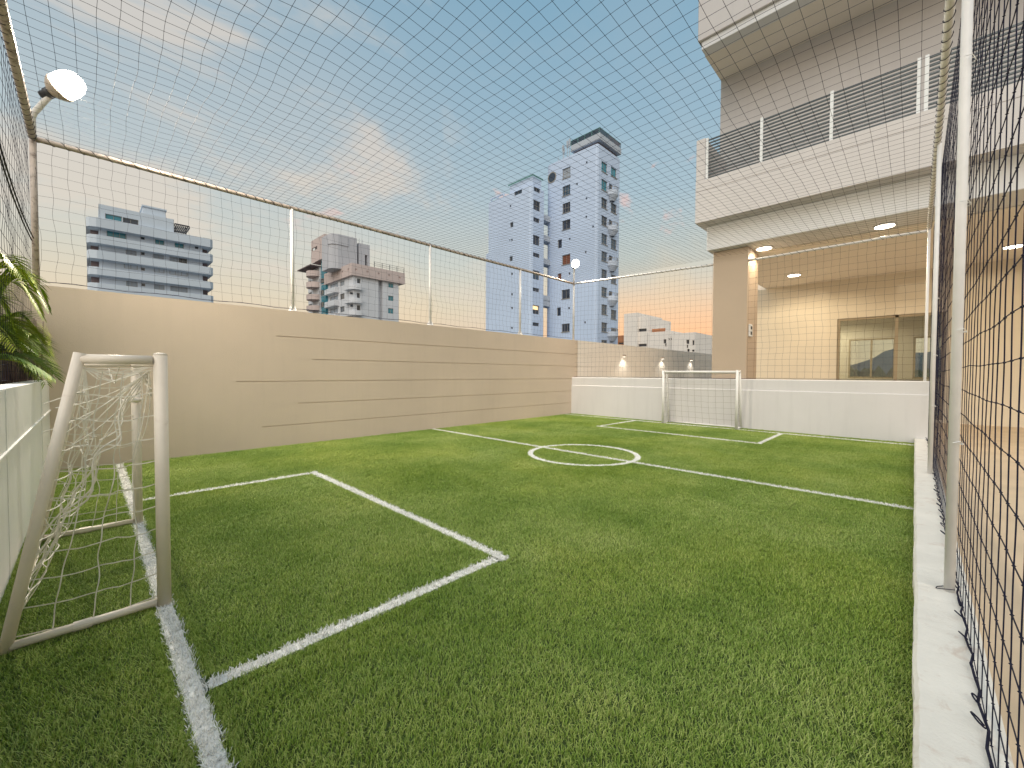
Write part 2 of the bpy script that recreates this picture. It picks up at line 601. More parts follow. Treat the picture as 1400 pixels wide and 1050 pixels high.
def zoomer(scale, ox, oy):
    return lambda X, Y: (ox+X/scale, oy+Y/scale)


# --- building A: pale eight-storey block with projecting balcony bands
VA = 100.0
zA = zoomer(6.56, 110, 260)


def rA(X0, Y0, X1, Y1, V=VA):
    p = zA(X0, Y0); q = zA(X1, Y1)
    return rect_on(1, V, p[0], p[1], q[0], q[1])


def ptA(X, Y, V=VA):
    p = zA(X, Y); q = on(1, V, *p)
    return q[0], q[2]


uL, _ = ptA(52, 400); uR, _ = ptA(1192, 600)
cL, _ = ptA(165, 500); cR, _ = ptA(1108, 650)
rec = VA+1.4
bA = thing('apartment_block', 'pale stepped apartment block with stacked balcony bands and teal windows', 'building', (float((uL+uR)/2), VA+8, ZG))
bands = []
for (Yt, Yb) in ((238, 322), (392, 467), (532, 607), (682, 752), (826, 900), (972, 1050), (1118, 1196)):
    z1 = ptA(120, Yt)[1]; z0 = ptA(120, Yb)[1]
    bands.append((z0, z1))
wins = []
A_specs = [((235, 370, 410, 425), 'teal_glass', 3), ((540, 419, 577, 443), 'dark_glass', 1), ((668, 445, 752, 487), 'teal_glass', 2),
           ((845, 474, 928, 517), 'teal_glass', 2), ((1026, 504, 1058, 527), 'dark_glass', 1),
           ((408, 540, 502, 584), 'shutter_grey', 2), ((543, 556, 577, 582), 'dark_glass', 1), ((655, 574, 747, 614), 'shutter_grey', 2),
           ((800, 600, 876, 640), 'shutter_grey', 2), ((880, 612, 957, 654), 'dark_glass', 2),
           ((543, 695, 579, 721), 'dark_glass', 1), ((392, 664, 512, 706), 'block_a_wall', 2), ((660, 700, 752, 738), 'block_a_wall', 2), ((800, 724, 960, 764), 'block_a_wall', 3),
           ((412, 819, 512, 864), 'shutter_grey', 2), ((545, 837, 581, 862), 'dark_glass', 1), ((663, 849, 753, 892), 'shutter_grey', 2), ((808, 866, 960, 914), 'shutter_grey', 3)]
holesA = []
for s_, k, c in A_specs:
    r_ = rA(*s_, V=rec)
    holesA.append(r_ + (0.22,)); wins.append((r_, k, c))
mb = MB()
zt = bands[0][1]
mb.facade(1, rec, cL, cR, ZG, zt-0.05, holesA)
mb.box(cL, cR, rec+0.6, VA+15, ZG, zt-0.1)
mb.box(cL, cL+0.02, rec, rec+0.6, ZG, zt-0.1); mb.box(cR-0.02, cR, rec, rec+0.6, ZG, zt-0.1)
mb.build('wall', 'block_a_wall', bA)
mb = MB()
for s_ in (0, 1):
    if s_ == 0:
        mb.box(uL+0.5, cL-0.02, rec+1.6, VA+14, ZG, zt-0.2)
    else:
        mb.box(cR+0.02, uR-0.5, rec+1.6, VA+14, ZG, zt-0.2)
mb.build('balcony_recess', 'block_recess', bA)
for z0, z1 in bands:
    m = MB()
    k = 1.2
    poly = [(uL+k, VA), (uR-0.5, VA), (uR, VA+0.5), (uR, VA+14.5), (uL, VA+14.5), (uL, VA+k), (uL+k*0.3, VA+k*0.3)]
    m.prism(poly, z0, z1)
    m.build('balcony_band', 'block_a', bA)
for r_, k, c in wins:
    window(bA, 1, rec, r_, 0.22, k, c, sill=False)
# penthouse
p0, p1, _, _ = rA(165, 108, 843, 320)
zpt = ptA(165, 108)[1]
ph = VA+0.9
win0 = rA(222, 222, 372, 268, V=ph)
win1 = rA(380, 255, 520, 300, V=ph)
mb = MB()
mb.facade(1, ph, p0, p1, zt, zpt, [win0+(0.3,), win1+(0.3,)])
mb.box(p0, p1, ph+0.6, VA+11, zt, zpt-0.02)
mb.box(p0, p0+0.03, ph, ph+0.6, zt, zpt-0.01); mb.box(p1-0.03, p1, ph, ph+0.6, zt, zpt-0.01)
mb.add([(p0, ph, zpt), (p1, ph, zpt), (p1, ph+0.62, zpt), (p0, ph+0.62, zpt)], [(0, 1, 2, 3)])
pen = mb.build('penthouse', 'block_a', bA)
window(bA, 1, ph, win0, 0.3, 'teal_glass', 2, sill=False)
window(bA, 1, ph, win1, 0.3, 'dark_glass', 2, sill=False)
q0, q1, _, _ = rA(572, 140, 780, 230)
m = MB(); m.box(q0, q1, VA+2.5, VA+7, zpt-0.2, zpt+1.7); m.box(q0-0.15, q1+0.15, VA+2.3, VA+7.2, zpt+1.7, zpt+1.95)
m.build('stair_house', 'block_a', bA)
g0, g1, gz0, gz1 = rA(850, 300, 985, 385)
m = MB()
for i in range(9):
    x = g0 + (g1-g0)*i/8
    m.box(x-0.06, x+0.06, VA+0.8, VA+6, gz1-0.45, gz1-0.2)
m.box(g0, g1, VA+0.7, VA+0.9, gz1-0.2, gz1); m.box(g0, g1, VA+5.8, VA+6, gz1-0.2, gz1)
for x in (g0+0.1, g1-0.6):
    m.box(x, x+0.15, VA+0.9, VA+1.05, zt-0.1, gz1-0.45)
m.build('pergola', 'dark_metal', bA)

# --- building B: block with rounded balconies, a pink cornice and a water-tower top
zB = zoomer(7.24, 400, 300)
VB = 98.0


def rB(axis, val, X0, Y0, X1, Y1):
    p = zB(X0, Y0); q = zB(X1, Y1)
    return rect_on(axis, val, p[0], p[1], q[0], q[1])


def onB(axis, val, X, Y):
    return on(axis, val, *zB(X, Y))


UB = float(onB(1, VB, 600, 560)[0])                     # near corner of the main block
uBr = float(onB(1, VB, 1050, 800)[0])
zcb = float(onB(1, VB, 590, 555)[2]); zct = float(onB(1, VB, 590, 437)[2])
vBl = float(onB(0, UB, 350, 600)[1])
bB = thing('apartment_block', 'grey and pink apartment block with rounded balconies and drum roof tower', 'building', (UB+6, VB+6, ZG))
sl0, sl1, _, _ = rB(1, VB, 850, 700, 893, 800)
hB = [(sl0, sl1, ZG+0.1, zcb, 1.2)]
wB = []
for s_ in ((948, 632, 1000, 676), (947, 757, 1000, 806), (946, 880, 1000, 932)):
    r_ = rB(1, VB, *s_); hB.append(r_+(0.25,)); wB.append((1, VB, r_, 'teal_glass', 2))
for s_ in ((638, 585, 672, 632), (636, 728, 668, 777), (636, 850, 672, 900), (572, 836, 604, 866), (570, 718, 602, 742)):
    r_ = rB(1, VB, *s_); hB.append(r_+(0.25,)); wB.append((1, VB, r_, 'dark_glass', 1))
hB2 = []
for s_, k in (((470, 735, 513, 790), 'dark_glass'), ((470, 862, 513, 916), 'blue_glass'), ((470, 610, 513, 655), 'shutter_grey'),
              ((370, 635, 450, 690), 'shutter_grey'), ((370, 760, 450, 812), 'shutter_grey'), ((370, 880, 450, 935), 'shutter_grey')):
    r_ = rB(0, UB, *s_); hB2.append(r_+(0.25,)); wB.append((0, UB, r_, k, 2))
mb = MB()
mb.facade(1, VB, UB, uBr, ZG, zcb, hB)
mb.facade(0, UB, VB, vBl, ZG, zcb, hB2)
mb.box(UB+0.35, sl0-0.02, VB+0.35, vBl+4, ZG, zcb-0.02); mb.box(sl1+0.02, uBr-0.01, VB+0.35, vBl+4, ZG, zcb-0.02)
mb.box(uBr-0.012, uBr, VB, VB+0.35, ZG, zcb-0.02)
mb.build('wall', 'block_b', bB)
for a, c_, r_, k, n_ in wB:
    window(bB, a, c_, r_, 0.25, k, n_, sill=False)
m = MB()
ov = 0.7
u2 = float(onB(1, VB, 1098, 570)[0])
m.facade(1, VB-ov, UB-ov, u2, zcb, zct, [rB(1, VB-ov, X-9, Y-10, X+9, Y+10)+(0.2,) for X, Y in ((628, 497), (742, 518), (853, 537), (956, 555), (1060, 577))])
m.facade(0, UB-ov, VB-ov, vBl+0.8, zcb, zct, [rB(0, UB-ov, X-5, Y-10, X+5, Y+10)+(0.2,) for X, Y in ((390, 555), (442, 540), (492, 520), (550, 497))])
m.box(UB-ov+0.3, u2-0.01, VB-ov+0.3, vBl+0.75, zcb+0.01, zct-0.01)
m.add([(UB-ov, VB-ov, zcb), (u2, VB-ov, zcb), (u2, VB, zcb), (UB-ov, VB, zcb)], [(0, 1, 2, 3)])
m.add([(UB-ov, VB-ov, zcb+.003), (UB, VB-ov, zcb+.003), (UB, vBl+.8, zcb+.003), (UB-ov, vBl+.8, zcb+.003)], [(0, 1, 2, 3)])
m.add([(UB-ov, VB-ov, zct), (u2, VB-ov, zct), (u2, VB, zct), (UB-ov, VB, zct)], [(0, 1, 2, 3)])
m.add([(UB-ov, VB-ov, zct-.003), (UB, VB-ov, zct-.003), (UB, vBl+.8, zct-.003), (UB-ov, vBl+.8, zct-.003)], [(0, 1, 2, 3)])
m.build('cornice', 'block_b_pink', bB)


def round_balcony(parent, c, rad, z0, z1, mat_, a_from=180, a_to=270, thick=0.12, name='balcony'):
    m = MB()
    n = 12
    pts = [(c[0]+rad*math.cos(R(a_from+(a_to-a_from)*i/n)), c[1]+rad*math.sin(R(a_from+(a_to-a_from)*i/n))) for i in range(n+1)]
    inn = [(c[0]+(rad-thick)*math.cos(R(a_from+(a_to-a_from)*i/n)), c[1]+(rad-thick)*math.sin(R(a_from+(a_to-a_from)*i/n))) for i in range(n+1)]
    m.prism([c] + pts, z0, z0+0.18)
    for i in range(n):
        m.prism([pts[i], pts[i+1], inn[i+1], inn[i]], z0+0.18, z1)
    return m.build(name, mat_, parent)


for Yt, Yb in ((648, 692), (780, 826), (906, 952)):
    z1 = float(onB(1, VB, 600, Yt)[2]); z0 = float(onB(1, VB, 600, Yb)[2])
    m = MB()
    ua = float(onB(1, VB-0.9, 690, Yt)[0])
    n = 8
    outer = [(ua, VB), (ua, VB-1.0)] + [(UB+0.9-1.9*math.sin(R(90*i/n)), VB+0.9-1.9*math.cos(R(90*i/n))) for i in range(n+1)] + [(UB-1.0, VB+3.2), (UB, VB+3.2), (UB, VB)]
    m.prism(outer, z0, z1)
    m.build('balcony', 'block_b', bB)
for Yt, Yb in ((690, 745), (815, 872), (940, 990)):
    z1 = float(onB(0, UB, 400, Yt)[2]); z0 = float(onB(0, UB, 400, Yb)[2])
    va = float(onB(0, UB, 460, Yt)[1])
    m = MB(); m.box(UB-1.1, UB, va, vBl-0.3, z0, z1, 0.08)
    m.build('balcony', 'block_b', bB)
# blue glazed stair strip, the set back left wing and the roof tower
m = MB(); vs = vBl
m.box(UB-0.6, UB+2.5, vs+0.003, vs+3.0, ZG, float(onB(0, UB, 330, 380)[2]))
st = m.build('stair_glazing', 'teal_glass', bB)
for k in range(12):
    z = ZG + 4 + k*3.0
    if z > onB(0, UB, 330, 390)[2]: break
    q = MB(); q.box(UB-0.64, UB-0.603, vs+0.05, vs+2.95, z, z+0.15); sub(q, 'transom', 'block_b_grey', st)
vW0, vW1 = vs+3.005, vs+11.5
UW = UB-1.0
zw = float(onB(0, UW, 200, 500)[2])
hW = []
for s_, k in (((150, 610, 185, 650), 'dark_glass'), ((150, 725, 190, 765), 'blue_glass'), ((150, 840, 190, 885), 'blue_glass'), ((262, 585, 296, 625), 'dark_glass'), ((262, 700, 296, 745), 'dark_glass'), ((262, 820, 296, 865), 'dark_glass')):
    r_ = rB(0, UW, *s_); hW.append((r_, k))
m = MB(); m.facade(0, UW, vW0, vW1, ZG, zw, [q+(0.3,) for q, _ in hW]); m.box(UW+0.4, UW+9, vW0, vW1, ZG, zw-0.05)
m.add([(UW, vW0, ZG), (UW+.42, vW0, ZG), (UW+.42, vW0, zw), (UW, vW0, zw)], [(0, 1, 2, 3)])
m.build('side_wing', 'block_b', bB)
for q, k in hW:
    window(bB, 0, UW, q, 0.3, k, 2, sill=False)
for Yt, Yb in ((520, 572), (630, 682), (752, 802), (862, 906)):
    z1 = float(onB(0, UW, 240, Yt)[2]); z0 = float(onB(0, UW, 240, Yb)[2])
    round_balcony(bB, (UW+0.2, vW0+2.7), 2.6, z0, z1, 'block_b_pink', 90, 270)
m = MB(); m.box(UW-2.5, UW+6, vW0-0.2, vW1+1.2, zw, zw+0.25)
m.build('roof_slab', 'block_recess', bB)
zq0 = float(onB(0, UW, 250, 420)[2]); zq1 = float(onB(0, UW, 300, 165)[2])
m = MB()
hp = rB(0, UW-0.5, 190, 275, 243, 305)
va_, vb_ = sorted((float(onB(0, UW-0.5, 185, 300)[1]), float(onB(0, UW-0.5, 315, 300)[1])))
m.facade(0, UW-0.5, va_, vb_, zq0, zq1, [hp+(0.9,)])
m.box(UW+0.5, UW+5, va_, vb_, zq0, zq1-0.02); m.box(UW-0.5, UW+0.5, va_-0.01, va_, zq0, zq1); m.box(UW-0.5, UW+0.5, va_, vb_, zq1-0.015, zq1)
m.box(UW-0.4, UW+0.6, va_+.1, vb_-.1, zq0-0.01, zq0)
m.build('roof_house', 'block_b_pink', bB)
zt0, zt1 = zct-0.5, float(onB(1, VB+5, 520, 160)[2])
ta, tb = float(onB(1, VB+5, 385, 300)[0]), float(onB(1, VB+5, 638, 300)[0])
m = MB()
k = 1.6
m.prism([(ta+k, VB+5), (tb, VB+5), (tb, VB+11), (ta, VB+11), (ta, VB+5+k), (ta+k*.3, VB+5+k*.3)], zt0, zt1)
m.prism([(ta+k, VB+4.8), (ta+2.6*k, VB+4.8), (ta+2.6*k, VB+5), (ta-.2, VB+7), (ta-.2, VB+5+k), (ta+k*.2, VB+4.95+k*.2)], zt1-2.6, zt1-0.3)
m.build('roof_tower', 'block_b_grey', bB)
tc, td = float(onB(1, VB+5, 660, 300)[0]), float(onB(1, VB+5, 770, 300)[0])
op = rB(1, VB+5, 722, 350, 746, 450)
m = MB(); zu1 = zt1-0.9
m.box(tc, op[0], VB+5.3, VB+9, zt0, zu1); m.box(op[1], td, VB+5.3, VB+9, zt0, zu1); m.box(op[0], op[1], VB+5.3, VB+9, op[3], zu1)
m.box(tb+0.01, tc-0.01, VB+6.5, VB+8, zt0, zu1-0.4)
for i in range(7):
    x = tb-3 + i*0.9
    m.box(x, x+0.1, VB+7, VB+7.1, zt1-1, zt1+0.4+0.5*random.random())
m.box(tb+0.4, tb+0.48, VB+6.6, VB+6.68, zu1-0.5, zu1+3.2)
m.build('water_tank_frame', 'block_b_grey', bB)
m = MB()
ra, rb = float(onB(1, VB-ov, 815, 480)[0]), u2-0.1
for i in range(5):
    x = ra + (rb-ra)*i/4
    m.box(x-0.05, x+0.05, VB-0.5, VB-0.4, zct, zct+1.5)
for z in (0.5, 1.0, 1.45):
    m.box(ra, rb, VB-0.47, VB-0.43, zct+z-0.03, zct+z+0.03)
m.build('roof_railing', 'rail_metal', bB)

# --- towers C and D
zC = zoomer(4.565, 650, 230)


def rC(axis, val, X0, Y0, X1, Y1):
    p = zC(X0, Y0); q = zC(X1, Y1)
    return rect_on(axis, val, p[0], p[1], q[0], q[1])


def onC(axis, val, X, Y):
    return on(axis, val, *zC(X, Y))


UC = 54.0
VC = float(onC(0, UC, 348, 400)[1])
vC1 = float(onC(0, UC, 82, 400)[1]); vC2 = float(onC(0, UC, 50, 700)[1])
uC1 = float(onC(1, VC, 426, 500)[0])
zCt = float(onC(0, UC, 330, 118)[2]); zCl = float(onC(0, UC, 82, 213)[2]); zCt = (zCt+zCl)/2
zCw = float(onC(0, UC, 65, 527)[2])
tC = thing('residential_tower', 'narrow white tower with small porthole windows beside the taller white tower', 'building', (UC+4, VC+4, ZG))
hl = []; hr = []; wl = []
for s_, k, n_ in (((213, 230, 223, 243), 'dark_glass', 1), ((216, 337, 236, 368), 'dark_glass', 1), ((222, 440, 232, 454), 'dark_glass', 1), ((211, 445, 217, 456), 'dark_glass', 1), ((212, 549, 232, 580), 'dark_glass', 1),
                  ((222, 652, 233, 667), 'dark_glass', 1), ((222, 780, 233, 795), 'dark_glass', 1), ((222, 865, 233, 880), 'dark_glass', 1), ((221, 990, 232, 1005), 'dark_glass', 1), ((242, 136, 290, 164), 'dark_glass', 2)):
    r_ = rC(0, UC, *s_); hl.append(r_+(0.25,)); wl.append((0, UC, r_, k, n_, 1))
for s_, k, n_, rw in (((365, 122, 405, 150), 'dark_glass', 2, 1), ((362, 203, 405, 265), 'dark_glass', 2, 2), ((362, 310, 401, 338), 'dark_glass', 2, 1), ((360, 420, 401, 480), 'dark_glass', 2, 1), ((360, 530, 401, 556), 'dark_glass', 2, 1),
                      ((358, 640, 400, 695), 'blue_glass', 2, 2), ((358, 747, 399, 771), 'dark_glass', 2, 1), ((358, 855, 399, 911), 'dark_glass', 2, 1), ((356, 963, 398, 986), 'dark_glass', 2, 1)):
    r_ = rC(1, VC, *s_); hr.append(r_+(0.25,)); wl.append((1, VC, r_, k, n_, rw))
m = MB()
m.facade(0, UC, VC+0.5, vC1, ZG, zCt, hl)
m.facade(1, VC, UC+0.5, uC1, ZG, zCt, hr)
m.add([(UC, VC+0.5, ZG), (UC+0.15, VC+0.15, ZG), (UC+0.5, VC, ZG), (UC+0.5, VC, zCt), (UC+0.15, VC+0.15, zCt), (UC, VC+0.5, zCt)], [(0, 1, 4, 5), (1, 2, 3, 4)])
m.prism([(UC, VC+0.5), (UC+0.15, VC+0.15), (UC+0.5, VC), (uC1, VC), (uC1, vC1), (UC, vC1)], zCt, zCt+0.02)
m.box(UC+0.4, uC1-0.01, VC+0.4, vC1-0.01, ZG, zCt-0.02)
m.box(UC+0.01, UC+0.41, vC1-0.012, vC1, ZG, zCt); m.box(uC1-0.012, uC1, VC, VC+0.41, ZG, zCt)
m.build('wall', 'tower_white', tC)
m = MB(); m.box(UC+0.5, UC+6, vC1+0.003, vC2, ZG, zCw, 0.15); m.build('side_wing', 'tower_white', tC)
for a, c_, r_, k, n_, rw in wl:
    window(tC, a, c_, r_, 0.25, k, n_, rw, sill=False)
rlit = rC(1, VC, 362, 860, 392, 882)
m = MB(); m.box(rlit[0], rlit[1], VC+0.12, VC+0.13, rlit[2], rlit[3]); m.build('lit_blind', 'amber_window', tC)
m = MB()
pa, pb = float(onC(0, UC+0.8, 215, 120)[1]), VC+0.4
m.box(UC+0.8, uC1-0.3, pb, pa, zCt+0.02, zCt+1.9)
m.build('penthouse', 'tower_white', tC)
m = MB()
m.box(UC+0.55, UC+0.62, pb-0.2, pa+0.2, zCt+1.9, zCt+2.15); m.box(UC+0.55, uC1-0.1, pb-0.25, pb-0.18, zCt+1.9, zCt+2.15)
m.build('roof_rail', 'green_rail', tC)
oa, ob = float(onC(0, UC, 172, 200)[1]), float(onC(0, UC, 90, 215)[1])
m = MB(); m.box(UC, UC+0.2, oa-0.2, ob, zCt+0.5, zCt+0.75)
for v_ in np.linspace(oa, ob-0.2, 3):
    m.box(UC, UC+0.2, v_-0.2, v_, zCt+0.02, zCt+0.5)
m.build('parapet_rail', 'tower_white', tC)

zD = zoomer(3.387, 735, 165)


def rD(axis, val, X0, Y0, X1, Y1):
    p = zD(X0, Y0); q = zD(X1, Y1)
    return rect_on(axis, val, p[0], p[1], q[0], q[1])


def onD(axis, val, X, Y):
    return on(axis, val, *zD(X, Y))


UD = 60.0
VD = float(onD(0, UD, 276, 400)[1]); vD1 = float(onD(0, UD, 34, 400)[1])
uD1 = float(onD(1, VD, 377, 500)[0])
zDt = float((onD(0, UD, 260, 118)[2]*2 + onD(0, UD, 55, 197)[2])/3)
tD = thing('residential_tower', 'tallest white tower with round porthole and half round corner balconies', 'building', (UD+4, VD+4, ZG))
hl = []; hr = []; wl = []
for s_, k, n_, rw in (((115, 218, 152, 265), 'shutter_grey', 2, 2), ((115, 300, 151, 346), 'blue_glass', 3, 2), ((115, 380, 151, 425), 'dark_glass', 3, 2), ((114, 460, 151, 503), 'dark_glass', 2, 1),
                      ((93, 551, 112, 590), 'dark_glass', 1, 1), ((113, 620, 151, 665), 'shutter_brown', 2, 1), ((92, 707, 110, 736), 'shutter_brown', 1, 1), ((111, 782, 149, 824), 'dark_glass', 2, 1), ((89, 865, 107, 904), 'dark_glass', 1, 1), ((111, 940, 148, 978), 'dark_glass', 3, 1)):
    r_ = rD(0, UD, *s_); hl.append(r_+(0.25,)); wl.append((0, UD, r_, k, n_, rw))
for X, Y in ((227, 193), (182, 293), (226, 360), (225, 445), (256, 490), (148, 547), (222, 608), (147, 708), (145, 868), (219, 934)):
    r_ = rD(0, UD, X-4, Y-5, X+4, Y+5); hl.append(r_+(0.25,)); wl.append((0, UD, r_, 'dark_glass', 1, 1))
rows = [(193, 240), (275, 325), (360, 406), (443, 486), (525, 573), (607, 651), (690, 732), (772, 815), (852, 897), (935, 978), (1016, 1060), (1098, 1140)]
for i, (a, b) in enumerate(rows):
    r_ = rD(1, VD, 296, a, 323, b); hr.append(r_+(0.25,)); wl.append((1, VD, r_, 'teal_glass' if i < 2 else 'dark_glass' if i < 4 else 'blue_glass', 2, 1 if i < 2 else 2))
    if i in (1, 3, 5, 7):
        r_ = rD(1, VD, 331, a+18, 347, b+26); hr.append(r_+(0.25,)); wl.append((1, VD, r_, 'dark_glass', 1, 1))
    else:
        r_ = rD(1, VD, 340, a+25, 366, b+22); hr.append(r_+(0.25,)); wl.append((1, VD, r_, 'teal_glass' if i < 1 else 'dark_glass' if i < 4 else 'blue_glass', 2, 1 if i < 1 else 2))
m = MB()
kr = 1.3
m.facade(0, UD, VD+0.4, vD1-kr, ZG, zDt, hl)
m.facade(1, VD, UD+0.4, uD1, ZG, zDt, hr)
cor = [(UD, VD+0.4), (UD+0.12, VD+0.12), (UD+0.4, VD)]
cv = [(UD+kr-kr*math.cos(R(a)), vD1-kr+kr*math.sin(R(a))) for a in (0, 15, 30, 45, 60, 75, 90)]
for lst in (cor, cv):
    for p, q in zip(lst[:-1], lst[1:]):
        m.add([(p[0], p[1], ZG), (q[0], q[1], ZG), (q[0], q[1], zDt), (p[0], p[1], zDt)], [(0, 1, 2, 3)])
m.prism(cor + [(uD1, VD), (uD1, vD1)] + cv[::-1], zDt, zDt+0.05)
m.box(UD+kr+.1, uD1-0.01, VD+0.4, vD1-0.01, ZG, zDt-0.02)
m.box(UD+0.4, UD+kr+0.1, VD+0.4, vD1-kr-0.05, ZG, zDt-0.02)
m.box(uD1-0.012, uD1, VD, VD+0.41, ZG, zDt)
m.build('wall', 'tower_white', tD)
for a, c_, r_, k, n_, rw in wl:
    window(tD, a, c_, r_, 0.25, k, n_, rw, sill=(n_ > 1))
pc = onD(0, UD, 67, 263)
m = MB(); m.lathe((UD-0.06, pc[1], pc[2]), [(0.82, 0.02), (0.82, 0.0), (1.0, 0), (1.0, 0.1)], (1, 0, 0), 24); po = m.build('porthole', 'window_frame', tD)
q = MB(); q.lathe((UD-0.075, pc[1], pc[2]), [(0.80, 0.0), (0.82, 0.03)], (1, 0, 0), 24); sub(q, 'pane', 'dark_glass', po)
for Y in (335, 497, 660, 820, 983):
    c_ = onD(1, VD, 341, Y)
    m = MB()
    n = 14
    rad = 1.3
    uc = float(c_[0])
    zc = float(c_[2])
    prof = []
    pts = [(uc+rad*math.cos(R(180+180*i/n)), VD+rad*0.9*math.sin(R(180+180*i/n))) for i in range(n+1)]
    low = [(uc+rad*0.45*math.cos(R(180+180*i/n)), VD+rad*0.40*math.sin(R(180+180*i/n))) for i in range(n+1)]
    for i in range(n):
        p, q = pts[i], pts[i+1]; a, b = low[i], low[i+1]
        m.add([(a[0], a[1], zc-1.5), (b[0], b[1], zc-1.5), (q[0], q[1], zc-0.6), (p[0], p[1], zc-0.6), (q[0], q[1], zc+0.15), (p[0], p[1], zc+0.15)], [(0, 1, 2, 3), (3, 2, 4, 5)])
    m.prism(pts, zc-0.25, zc-0.2)
    bo = m.build('balcony', 'tower_white_b', tD)
    q = MB()
    top_ = [(uc+rad*0.97*math.cos(R(180+180*i/n)), VD+rad*0.87*math.sin(R(180+180*i/n)), zc+0.65) for i in range(n+1)]
    q.tube(top_, 0.04, 6)
    for p in top_[1:-1:2]:
        q.tube([(p[0], p[1], zc+0.1), p], 0.03, 5)
    sub(q, 'handrail', 'window_frame', bo)
c0 = float(onD(0, UD+0.6, 158, 110)[1])
m = MB()
m.box(UD+0.9, uD1-0.4, VD+0.5, c0-0.4, zDt+0.05, zDt+0.8)
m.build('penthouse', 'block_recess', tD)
m = MB(); m.box(UD+0.3, uD1+0.2, VD-0.2, c0, zDt+0.8, zDt+1.9, 0.05); m.build('roof_deck', 'tower_grey', tD)
m = MB(); m.box(UD+0.35, UD+0.42, VD-0.15, c0, zDt+1.9, zDt+2.7); m.box(UD+0.42, uD1+0.15, VD-0.15, VD-0.08, zDt+1.9, zDt+2.7)
gr = m.build('glass_rail', 'rail_glass', tD)
q = MB(); q.box(UD+0.33, UD+0.44, VD-0.17, c0, zDt+2.7, zDt+2.78); q.box(UD+0.44, uD1+0.15, VD-0.17, VD-0.06, zDt+2.7, zDt+2.78)
for i in range(5):
    q.box(UD+0.33, UD+0.40, VD+(c0-VD)*i/4-0.04, VD+(c0-VD)*i/4+0.04, zDt+1.9, zDt+2.7)
sub(q, 'handrail', 'green_rail', gr)
m = MB()
for X, h in ((118, 2.8), (122, 2.2), (138, 3.2), (148, 3.4), (96, 1.0)):
    v_ = float(onD(0, UD+0.5, X, 150)[1])
    m.tube([(UD+0.5, v_, zDt), (UD+0.5, v_, zDt+h)], 0.06, 6)
    if h > 2: m.box(UD+0.4, UD+0.6, v_-0.15, v_+0.15, zDt+h*0.6, zDt+h*0.98)
m.build('antenna', 'tower_grey', tD)
# link slabs between the two towers
m = MB()
for Y in (350, 470, 610, 830, 860):
    z = float(onC(0, UD+1, 430, Y)[2])
    m.box(uC1-1.5, UD+4, VC+0.6, VC+2.2, z-0.5, z+0.5)
m.build('link_slab', 'tower_grey', tC)

# --- low cream house beyond the terrace wall
zE = zoomer(4.77, 840, 400)
UE = 55.0


def rE(X0, Y0, X1, Y1, V=None):
    p = zE(X0, Y0); q = zE(X1, Y1)
    return rect_on(0, UE if V is None else V, p[0], p[1], q[0], q[1])


tE = thing('cream_house', 'low cream house of stacked boxes with a terracotta balustrade', 'building', (UE+4, float(rE(60, 200, 525, 300)[0])+4, ZG))
wE = []
blocks = [((62, 135, 150, 350), 0.0, []), ((150, 160, 218, 350), 0.35, [(155, 235, 210, 255), (152, 334, 210, 352)]),
          ((218, 255, 375, 400), 0.2, [(320, 305, 338, 332), (331, 332, 339, 352), (353, 299, 361, 307), (367, 299, 375, 307)]),
          ((375, 263, 527, 400), -0.3, [(468, 308, 488, 335), (472, 340, 480, 362), (508, 311, 521, 343), (474, 368, 490, 386), (506, 372, 522, 386)]),
          ((22, 280, 62, 350), 1.0, [(26, 325, 60, 337)])]
for s_, du, ws in blocks:
    a0, a1, _, z1 = rE(*s_, V=UE+du)
    hs = [rE(*q, V=UE+du)+(0.25,) for q in ws]
    m = MB()
    m.facade(0, UE+du, a0, a1, ZG, z1, hs)
    m.box(UE+du+0.4, UE+8, a0+0.003, a1-0.003, ZG, z1-0.02)
    m.add([(UE+du, a0, ZG), (UE+du+.4, a0, ZG), (UE+du+.4, a0, z1), (UE+du, a0, z1)], [(0, 1, 2, 3)])
    m.add([(UE+du, a0, z1), (UE+du, a1, z1), (UE+du+.41, a1, z1), (UE+du+.41, a0, z1)], [(0, 1, 2, 3)])
    m.build('wall', 'cream_house' if du < 0.9 else 'terracotta', tE)
    for h_ in hs:
        window(tE, 0, UE+du, h_[:4], 0.25, 'dark_glass', 1, sill=False)
a0, a1, z0, z1 = rE(220, 230, 305, 256)
m = MB(); m.box(UE+1.2, UE+1.4, a0, a1, z1-0.25, z1)
for i in range(14):
    x = a0+(a1-a0)*(i+0.5)/14
    m.box(UE+1.22, UE+1.38, x-0.05, x+0.05, z0-0.3, z1-0.25)
m.build('balustrade', 'terracotta', tE)

# ------------------------------------------------------------------ long beige wall with grooves
mb = MB()
HT = 2.22
gz = [0.34, 0.69, 1.06, 1.43, 1.79]
gs = [1.89, 2.43, 1.55, 2.66, 2.10]
mb.facade(1, WALL_V, -7.0, 10.40, -0.05, HT, [(s, 10.40, z-0.006, z+0.006, 0.014) for z, s in zip(gz, gs)])
mb.add([(-7, WALL_V, HT), (10.4, WALL_V, HT), (10.4, WALL_V+0.16, HT), (-7, WALL_V+0.16, HT), (-7, WALL_V+0.16, -1), (10.4, WALL_V+0.16, -1)],
       [(0, 1, 2, 3), (3, 2, 5, 4)])
lw = mb.build('boundary_wall', 'wall_beige')
tag(lw, 'long beige boundary wall with horizontal grooves along the turf', 'wall')
mb = MB()
mb.facade(1, WALL_V+0.01, 10.42, 26.0, -0.05, HT+0.005, [(10.42, 26, z-0.006, z+0.006, 0.014) for z in gz] + [(10.42+2.6*k, 10.432+2.6*k, 0, HT, 0.012) for k in range(1, 6)])
